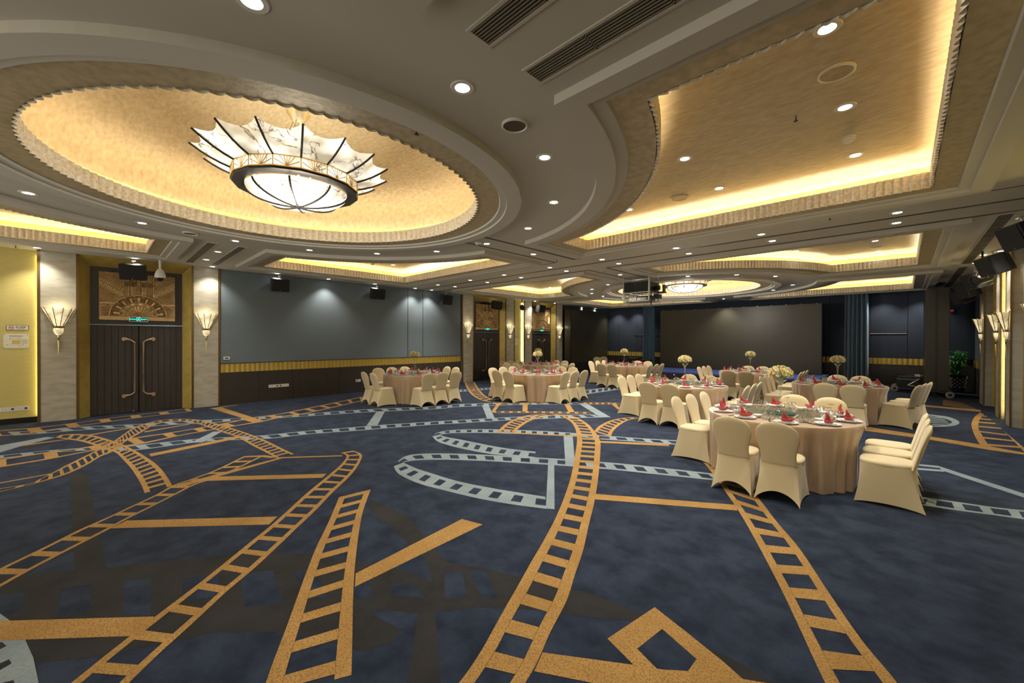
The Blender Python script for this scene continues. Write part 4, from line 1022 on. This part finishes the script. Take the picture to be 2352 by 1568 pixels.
def mk_stagelight():
    r = thing('stage_light', '', 'stage light')
    MB().lathe([(0, -.17), (.07, -.17), (.095, -.12), (.10, .10), (.115, .12), (.115, .15), (.1, .15), (.09, .13), (0, .12)], 20).xf(Matrix.Rotation(pi/2+.35, 4, 'Y')).build('lamp_can', M['black'], r, smooth=True)
    MB().lathe([(0, .131), (.09, .131)], 20).xf(Matrix.Rotation(pi/2+.35, 4, 'Y')).build('lens', M['blackstone'], r)
    MB().tube([(0, -.12, 0), (0, -.13, .12), (0, -.06, .2), (0, .06, .2), (0, .13, .12), (0, .12, 0)], .012, 6).build('yoke', M['brass'], r)
    MB().tube([(0, 0, .2), (0, 0, .68)], .018, 8).build('clamp', M['darkmetal'], r)
    return r
SL = Proto(mk_stagelight())
SL.put((XL+.85, 13.35, 3.26), -.7, 'black round stage spotlight hung between the two distant doors', 'stage spotlights')
SL.put((XR-.42, 12.9, 3.10), pi+.6, 'black stage spotlight between the right wall loudspeakers', 'stage spotlights')
dc = thing('dome_camera', 'white ceiling mounted dome security camera before the carved door panel', 'security camera', (XL+.65, 1.02, 0))
MB().lathe([(0, ZC+.003), (.06, ZC+.003), (.06, ZC-.015), (.03, ZC-.02), (.022, 3.45), (.035, 3.43)], 18).build('stem', M['white'], dc, smooth=True)
MB().lathe([(.035, 3.43), (.06, 3.40), (.095, 3.32), (.105, 3.26), (.095, 3.225), (.085, 3.222)], 22).build('housing', M['white'], dc, smooth=True)
MB().lathe([(.085, 3.222), (.075, 3.185), (.045, 3.155), (0, 3.145)], 22).build('dark_dome', M['blackstone'], dc, smooth=True)

# ================================================================ SIGNS AND OUTLETS
def text(s, size, mt, parent, loc, rot, name='lettering', ext=.001):
    c = bpy.data.curves.new(name, 'FONT'); c.body = s; c.size = size; c.extrude = ext; c.align_x = 'CENTER'; c.align_y = 'CENTER'
    tmp = bpy.data.objects.new('tmp', c); COL.objects.link(tmp); bpy.context.view_layer.update()
    me = bpy.data.meshes.new_from_object(tmp.evaluated_get(bpy.context.evaluated_depsgraph_get())); bpy.data.objects.remove(tmp)
    me.materials.clear(); me.materials.append(mt)
    o = bpy.data.objects.new(name, me); COL.objects.link(o); o.parent = parent; o.location = loc; o.rotation_euler = rot; return o
WR = (pi/2, 0, pi/2)   # facing +x
def mk_exit():
    r = thing('exit_sign', '', 'sign')
    MB().box((0, -.17, -.055), (.03, .17, .055)).build('housing', M['steel'], r)
    MB().box((.03, -.16, -.046), (.033, .16, .046)).build('face', M['exitface'], r)
    text('EXIT', .052, M['exitglow'], r, (.034, .098, 0), WR)
    text('安全出口', .036, M['exitglow'], r, (.034, -.095, 0), WR)
    p = MB().box((.033, -.035, -.042), (.0345, -.029, .042)).box((.033, .027, -.042), (.0345, .033, .042)).box((.033, -.035, .036), (.0345, .033, .042))
    def seg(a, b, w): p.tube([(.034, *a), (.034, *b)], w, 5)
    seg((.0, .014), (-.004, -.008), .006); seg((-.004, -.008), (-.018, -.018), .004); seg((-.018, -.018), (-.022, -.034), .0035); seg((-.004, -.008), (.012, -.02), .004); seg((.012, -.02), (.008, -.036), .0035); seg((.0, .012), (.016, .0), .003); seg((.0, .012), (-.016, .006), .003)
    p.lathe([(0, -.006), (.006, 0), (0, .006)], 8, (.034, .003, .024))
    p.build('running_figure', M['exitglow'], r)
    return r
EX = Proto(mk_exit())
for k, (y, l) in enumerate(((.69, 'leftmost door'), (12.18, 'second door'), (15.97, 'third door'))):
    EX.put((XL-.20, y, 2.265), 0, 'green glowing exit sign below the carved panel of the %s' % l, 'exit signs')
def nosmoke(y, z, lab):
    r = thing('no_smoking_sign', lab, 'sign', (XL-.158, y, z))
    MB().box((0, -.15, -.052), (.006, .15, .052)).build('plate', M['ink'], r); MB().box((.006, -.143, -.045), (.007, .143, .045)).build('face', M['paper'], r)
    g = MB().lathe([(.032, -.001), (.038, -.001), (.038, .001), (.032, .001), (.032, -.001)], 24).xf(Matrix.Rotation(pi/2, 4, 'Y')); g.tube([(0, -.025, .022), (0, .025, -.022)], .003, 4)
    g.v = [(x*.6+.008, yy-.085, zz) for x, yy, zz in g.v]; g.build('prohibition_ring', M['red'], r)
    c_ = MB().box((.007, -.108, -.005), (.009, -.068, .003)); c_.tube([(.009, -.068, .0), (.009, -.062, .014), (.009, -.07, .02)], .0015, 4); c_.build('cigarette', M['ink'], r)
    text('禁止吸烟', .034, M['ink'], r, (.008, .04, .012), WR); text('NO SMOKING', .016, M['ink'], r, (.008, .04, -.022), WR)
def plan(y, z, lab):
    r = thing('evacuation_plan', lab, 'sign', (XL-.158, y, z))
    MB().box((0, -.17, -.15), (.006, .17, .15)).build('plate', M['paper'], r)
    MB().box((.006, -.055, -.06), (.0075, .055, .02)).build('floor_plan', M['amber'], r)
    b = MB()
    for a, c_ in ((-.155, .135), (.155, .135), (-.155, -.135), (.155, -.135), (-.08, .045), (.05, .06), (-.12, -.08), (.09, -.08), (.045, -.1)): b.box((.006, a-.006, c_-.005), (.009, a+.006, c_+.005))
    for k in range(7): b.box((.006, .07, .03-.014*k), (.0072, .155, .0312-.014*k))
    b.box((.006, -.075, .0585), (.0072, .045, .0595)); b.build('markings', M['ink'], r)
    text('EVACUATION PLAN', .02, M['ink'], r, (.0075, 0, .105), WR)
nosmoke(-1.18, 2.02, 'white no smoking sign with red ring on the leftmost yellow wall'); plan(-1.2, 1.74, 'pale square evacuation plan on the leftmost yellow wall')
nosmoke(14.0, 2.02, 'small no smoking sign on the yellow strip between distant doors'); plan(14.02, 1.70, 'evacuation plan on the yellow strip between distant doors')
def outlets(x, y, z, n_, lab, a=0., dark=(), w=.086):
    r = thing('outlet_plate', lab, 'outlet', (x, y, z), a)
    for k in range(n_):
        yy = (k-(n_-1)/2)*(w+.004)
        g = MB().box((0, yy-w/2, -w/2), (.009, yy+w/2, w/2)); g.build('socket_plate', M['white'], r)
        h_ = MB()
        if k in dark: h_.box((.009, yy-.02, -.02), (.011, yy+.02, .02))
        else:
            for q in ((-.012, .012), (.012, .012), (-.01, -.014), (.01, -.014)): h_.box((.009, yy+q[0]-.003, q[1]-.005), (.0105, yy+q[0]+.003, q[1]+.005))
        h_.build('socket_holes', M['ink'], r)
outlets(XL-.158, -1.25, .315, 5, 'row of white sockets low on the leftmost yellow wall', dark=(2, 4))
outlets(XL-.018, 3.72, .42, 6, 'row of six white sockets low on the dark wainscot', dark=(2, 3))
outlets(XL-.018, 6.13, .40, 2, 'pair of white sockets on the wainscot beside the leftmost table', dark=(0,))
th = thing('thermostat', 'small beige thermostat on the blue panel beside the marble pillar', 'thermostat', (XL-.02, 2.44, 1.27))
MB().box((0, -.07, -.04), (.02, .07, .04)).build('case', M['white'], th); MB().box((.02, -.045, -.018), (.021, .045, .018)).build('display', M['ink'], th)
outlets(.45, YB-.022, .5, 3, 'white socket strip low on the dark back wall', -pi/2, dark=())
outlets(1.55, YB-.022, .5, 2, 'white sockets low on the wall beside the potted plant', -pi/2, dark=(1,))
es = thing('alarm_box', 'small red alarm box high on the dark wall above the plant', 'alarm', (1.25, YB-.01, 2.88))
MB().box((-.05, -.05, -.05), (.05, 0, .05)).build('case', M['red'], es); MB().box((-.035, -.052, -.01), (.035, -.05, .012)).build('window', M['white'], es)

# ================================================================ STAGE, SCREEN, CURTAINS
st = thing('stage', 'low portable stage with blue carpet top and navy skirt before the screen', 'stage', (-5.9, 19.4, 0))
MB().box((-3.45, -1.65, .34), (3.72, 1.75, .40)).build('deck', M['stage'], st)
rows = []
for z in (.34, .02):
    row = []; pts = [(-3.45, 1.7), (-3.45, -1.65), (3.72, -1.65), (3.72, 1.7)]
    for a, b in zip(pts, pts[1:]):
        L = hypot(b[0]-a[0], b[1]-a[1]); m_ = int(L/.03)
        for k in range(m_):
            t = k/m_; q = .02*sin(k*.9)*(1 if z < .3 else .3)+.0
            nx, ny = (b[1]-a[1])/L, -(b[0]-a[0])/L; row.append((a[0]+(b[0]-a[0])*t+nx*q, a[1]+(b[1]-a[1])*t+ny*q, z))
    rows.append(row)
MB().loft(rows, False).build('pleated_skirt', M['skirt'], st)
sc = thing('led_screen', 'huge dark unlit video screen standing on the stage', 'screen', (-5.69, 20.3, .40))
MB().box((-3.32, 0, .03), (3.32, .12, 2.88)).build('display_face', M['led'], sc)
MB().box((-3.36, .01, 0), (3.36, .16, .03)).box((-3.345, .01, .03), (-3.32, .12, 2.9)).box((3.32, .01, .03), (3.345, .12, 2.9)).box((-3.345, .01, 2.88), (3.345, .12, 2.9)).build('frame', M['black'], sc)
hk = MB()
for k in range(13): hk.box((-3.2+k*.53, .02, 2.9), (-3.17+k*.53, .05, 2.915))
hk.build('rigging_hooks', M['steel'], sc)
def curtain(x0, x1, y, lab, seed):
    r = thing('curtain', lab, 'curtain', ((x0+x1)/2, y, 0)); w = (x1-x0)/2; rnd = random.Random(seed)
    ph = [rnd.uniform(0, 6) for _ in range(3)]; rows = []
    for z in (3.62, 3.5, 2.8, 1.8, .9, .03):
        k_ = 1+.06*(3.6-z)/3.6; row = []
        for i in range(121):
            t = i/120*2-1; f = sin(t*17+ph[0]+.3*sin(z))+.4*sin(t*31+ph[1]); row.append((t*w*k_, -.055*f*(1+.1*(3.6-z)), z))
        rows.append(row)
    o = MB().loft(rows, False).build('drape', M['curtain'], r, smooth=True); mo = o.modifiers.new('s', 'SOLIDIFY'); mo.thickness = .006
    MB().tube([(-w-.05, 0, 3.63), (w+.05, 0, 3.63)], .012, 8).build('rail', M['darkmetal'], r)
curtain(-10.3, -9.66, 20.95, 'tall blue velvet curtain gathered left of the big screen', 1)
curtain(-1.68, -.98, 20.95, 'tall blue velvet curtain gathered right of the big screen', 2)
def wheel(parent, x, y, ry=0):
    w = thing('tmp', '', ''); bpy.data.objects.remove(w)
    m_ = MB().lathe([(.05, -.018), (.085, -.022), (.10, -.012), (.10, .012), (.085, .022), (.05, .018)], 24).xf(Matrix.Translation((x, y, .10)) @ Matrix.Rotation(pi/2, 4, 'X'))
    o = m_.build('wheel', M['rope'], parent, smooth=True)
    h_ = MB().lathe([(0, -.02), (.05, -.02), (.055, 0), (.05, .02), (0, .02)], 8).xf(Matrix.Translation((x, y, .10)) @ Matrix.Rotation(pi/2, 4, 'X')); h_.build('hub', M['black'], o)
pn = thing('folding_stage_panel', 'tall black folding panel on casters beside the potted plant', 'panel', (.78, 19.6, 0))
MB().box((-.27, -.82, .22), (-.02, .8, 3.45)).build('left_leaf', M['led'], pn); MB().box((.0, -.86, .20), (.27, .82, 3.48)).build('right_leaf', M['led'], pn)
MB().box((-.03, -.88, .22), (.0, -.84, 3.46)).build('edge_strip', M['darkmetal'], pn)
MB().box((-.25, -.8, .16), (.25, .8, .21)).tube([(.0, -.8, .17), (.22, -1.0, .13)], .02, 6).tube([(-.2, -.7, .17), (.0, -1.1, .08)], .018, 6).build('base_frame', M['darkmetal'], pn)
for x, y in ((.28, -1.05), (-.2, .6), (.25, .6)): wheel(pn, x, y)
pc = thing('equipment_dolly', 'low black wheeled case parked beside the tall black panel', 'case', (.12, 20.3, 0))
MB().box((-.28, -.75, .2), (.26, .6, .44)).box((-.24, -.1, .44), (.22, .58, .50)).build('case_body', M['black'], pc)
MB().tube([(.3, -.8, .5), (.0, -1.3, .3), (.35, -1.35, .24)], .014, 6).build('tow_bar', M['steel'], pc)
for x, y in ((-.33, -.5), (-.33, .4)): wheel(pc, x, y)
pl_ = thing('stage_backdrop_panel', 'large black panel on a low base standing along the left wall', 'panel', (-12.85, 19.4, 0))
MB().box((-.18, -1.95, .25), (.22, 1.75, 3.42)).build('panel_face', M['led'], pl_); MB().box((-.25, -1.95, .02), (.42, 1.75, .6)).build('base_box', M['blackfab'], pl_)
MB().box((.2, -1.97, .25), (.24, -1.93, 3.44)).build('edge_strip', M['darkmetal'], pl_)
wheel(pl_, .36, -2.1)
dk = thing('dj_table', 'table draped in black with mixing gear beyond the far left chairs', 'table', (-10.4, 20.3, 0))
MB().box((-.8, -.25, .02), (.8, .25, .74)).build('black_drape', M['skirt'], dk)
mx = thing('audio_mixer', 'low grey audio mixer on the black draped table at the back', 'mixer', (-10.5, 20.3, .74))
MB().box((-.3, -.18, 0), (.3, .18, .08)).build('console', M['darkmetal'], mx); MB().box((-.25, -.13, .08), (.25, .1, .088)).build('fader_panel', M['steel'], mx)
pt = thing('potted_plant', 'bushy green potted plant in the dark corner by the right pillars', 'plant', (1.38, 20.92, 0))
MB().lathe([(0, 0), (.15, 0), (.19, .58), (.20, .60), (.175, .60), (.17, .56), (0, .56)], 24).build('pot', M['pot'], pt, smooth=True)
b = MB()
for k in range(6):
    for j in range(18):
        if (k+j) % 2 == 0: a = j*2*pi/18; q = .165+.03*k/5+.006; b.box((q*cos(a)-.02, q*sin(a)-.02, .18+.06*k), (q*cos(a)+.02, q*sin(a)+.02, .21+.06*k))
b.build('white_weave', M['white'], pt)
stn = MB(); lv = MB(); rnd = random.Random(3)
for k in range(14):
    a = rnd.uniform(0, 6.28); q = rnd.uniform(.02, .07); h_ = rnd.uniform(.95, 1.42); top = Vector((q*2.0*cos(a), q*2.0*sin(a), h_)); stn.tube([(q*cos(a)*.5, q*sin(a)*.5, .56), top], .008, 5)
    for lvl in range(3):
        p0 = top-Vector((0, 0, .16*lvl))
        for j in range(11):
            b_ = 2*pi*j/11+rnd.uniform(-.2, .2); L = rnd.uniform(.18, .27); el = rnd.uniform(-.35, .55)
            d_ = Vector((cos(b_)*cos(el), sin(b_)*cos(el), sin(el))); s1 = Vector((-sin(b_), cos(b_), 0))*.021
            e_ = p0+d_*L-Vector((0, 0, .06)); m_ = p0+d_*L*.55+Vector((0, 0, .015)); lv.add([p0, m_-s1, e_, m_+s1], [(0, 1, 3), (1, 2, 3)])
stn.build('stems', M['leafy'], pt); lv.build('leaves', M['leafy'], pt)
# ================================================================ PROJECTOR CAGE
pc = thing('projector_cage', 'steel framed projector cage hanging from the ceiling', 'projector', (-5.66, 11.38, 2.93))
f = MB(); W_, D_, H_ = .40, .31, .74
for x in (-W_, W_):
    for y in (-D_, D_): f.box((x-.02, y-.02, 0), (x+.02, y+.02, H_))
for z in (.0, .25, .62):
    for y in (-D_, D_): f.box((-W_, y-.015, z), (W_, y+.015, z+.03))
    for x in (-W_, W_): f.box((x-.015, -D_, z), (x+.015, D_, z+.03))
f.box((-W_, -D_, .0), (W_, D_, .008)); f.build('steel_frame', M['steel'], pc)
bd = MB().box((-.37, -.31, .29), (.37, .31, .58)); bd.build('projector_body', M['black'], pc)
g = MB()
for k in range(13): g.box((-.36+k*.058, -.325, .30), (-.35+k*.058, -.312, .57))
for k in range(7): g.box((-.36, -.324, .30+k*.043), (.36, -.313, .307+k*.043))
g.build('rear_grille', M['darkmetal'], pc)
MB().box((-.3, -.2, .03), (-.05, .1, .18)).box((0, -.25, .03), (.28, .05, .12)).build('power_units', M['white'], pc)
MB().box((-.28, .1, .03), (.3, .3, .2)).build('black_unit', M['black'], pc)
cb = MB()
for k in range(6):
    x = -.34+k*.13; cb.tube([(x, -.33, .3), (x+.03, -.36, .14), (x-.05, -.3, .06), (x+.1, -.34, .02)], .005, 5)
cb.tube([(-.35, -.3, .02), (-.3, -.3, -.05), (-.22, -.3, .0)], .004, 5); cb.build('cables', M['black'], pc)
MB().lathe([(0, 0), (.06, 0), (.07, .1), (.07, .16), (0, .16)], 16).xf(Matrix.Translation((.37, .1, .4)) @ Matrix.Rotation(pi/2, 4, 'Y')).build('lens', M['darkmetal'], pc, smooth=True)
MB().box((.43, .2, .26), (.62, .38, .30)).box((.56, .22, .30), (.6, .36, .5)).build('side_bracket', M['black'], pc)
MB().box((.44, -.1, .08), (.6, .1, .2)).build('side_box', M['black'], pc)
MB().tube([(.46, -.3, .3), (.46, -.3, -.12)], .014, 6).build('hanging_rod', M['black'], pc)

# ================================================================ LIGHT AND VIEW
w = bpy.data.worlds.new('world'); scn.world = w; w.use_nodes = True
bg = w.node_tree.nodes['Background']; bg.inputs[0].default_value = (1, .92, .78, 1); bg.inputs[1].default_value = 1.1
scn.view_settings.view_transform = 'Standard'; scn.view_settings.look = 'None'; scn.view_settings.gamma = 1; scn.view_settings.use_curve_mapping = False
scn.view_settings.exposure = 0.75
scn.cycles.transparent_max_bounces = 24; scn.cycles.max_bounces = 7; scn.cycles.transmission_bounces = 6; scn.cycles.glossy_bounces = 3; scn.cycles.diffuse_bounces = 4
scn.cycles.caustics_reflective = False; scn.cycles.caustics_refractive = False
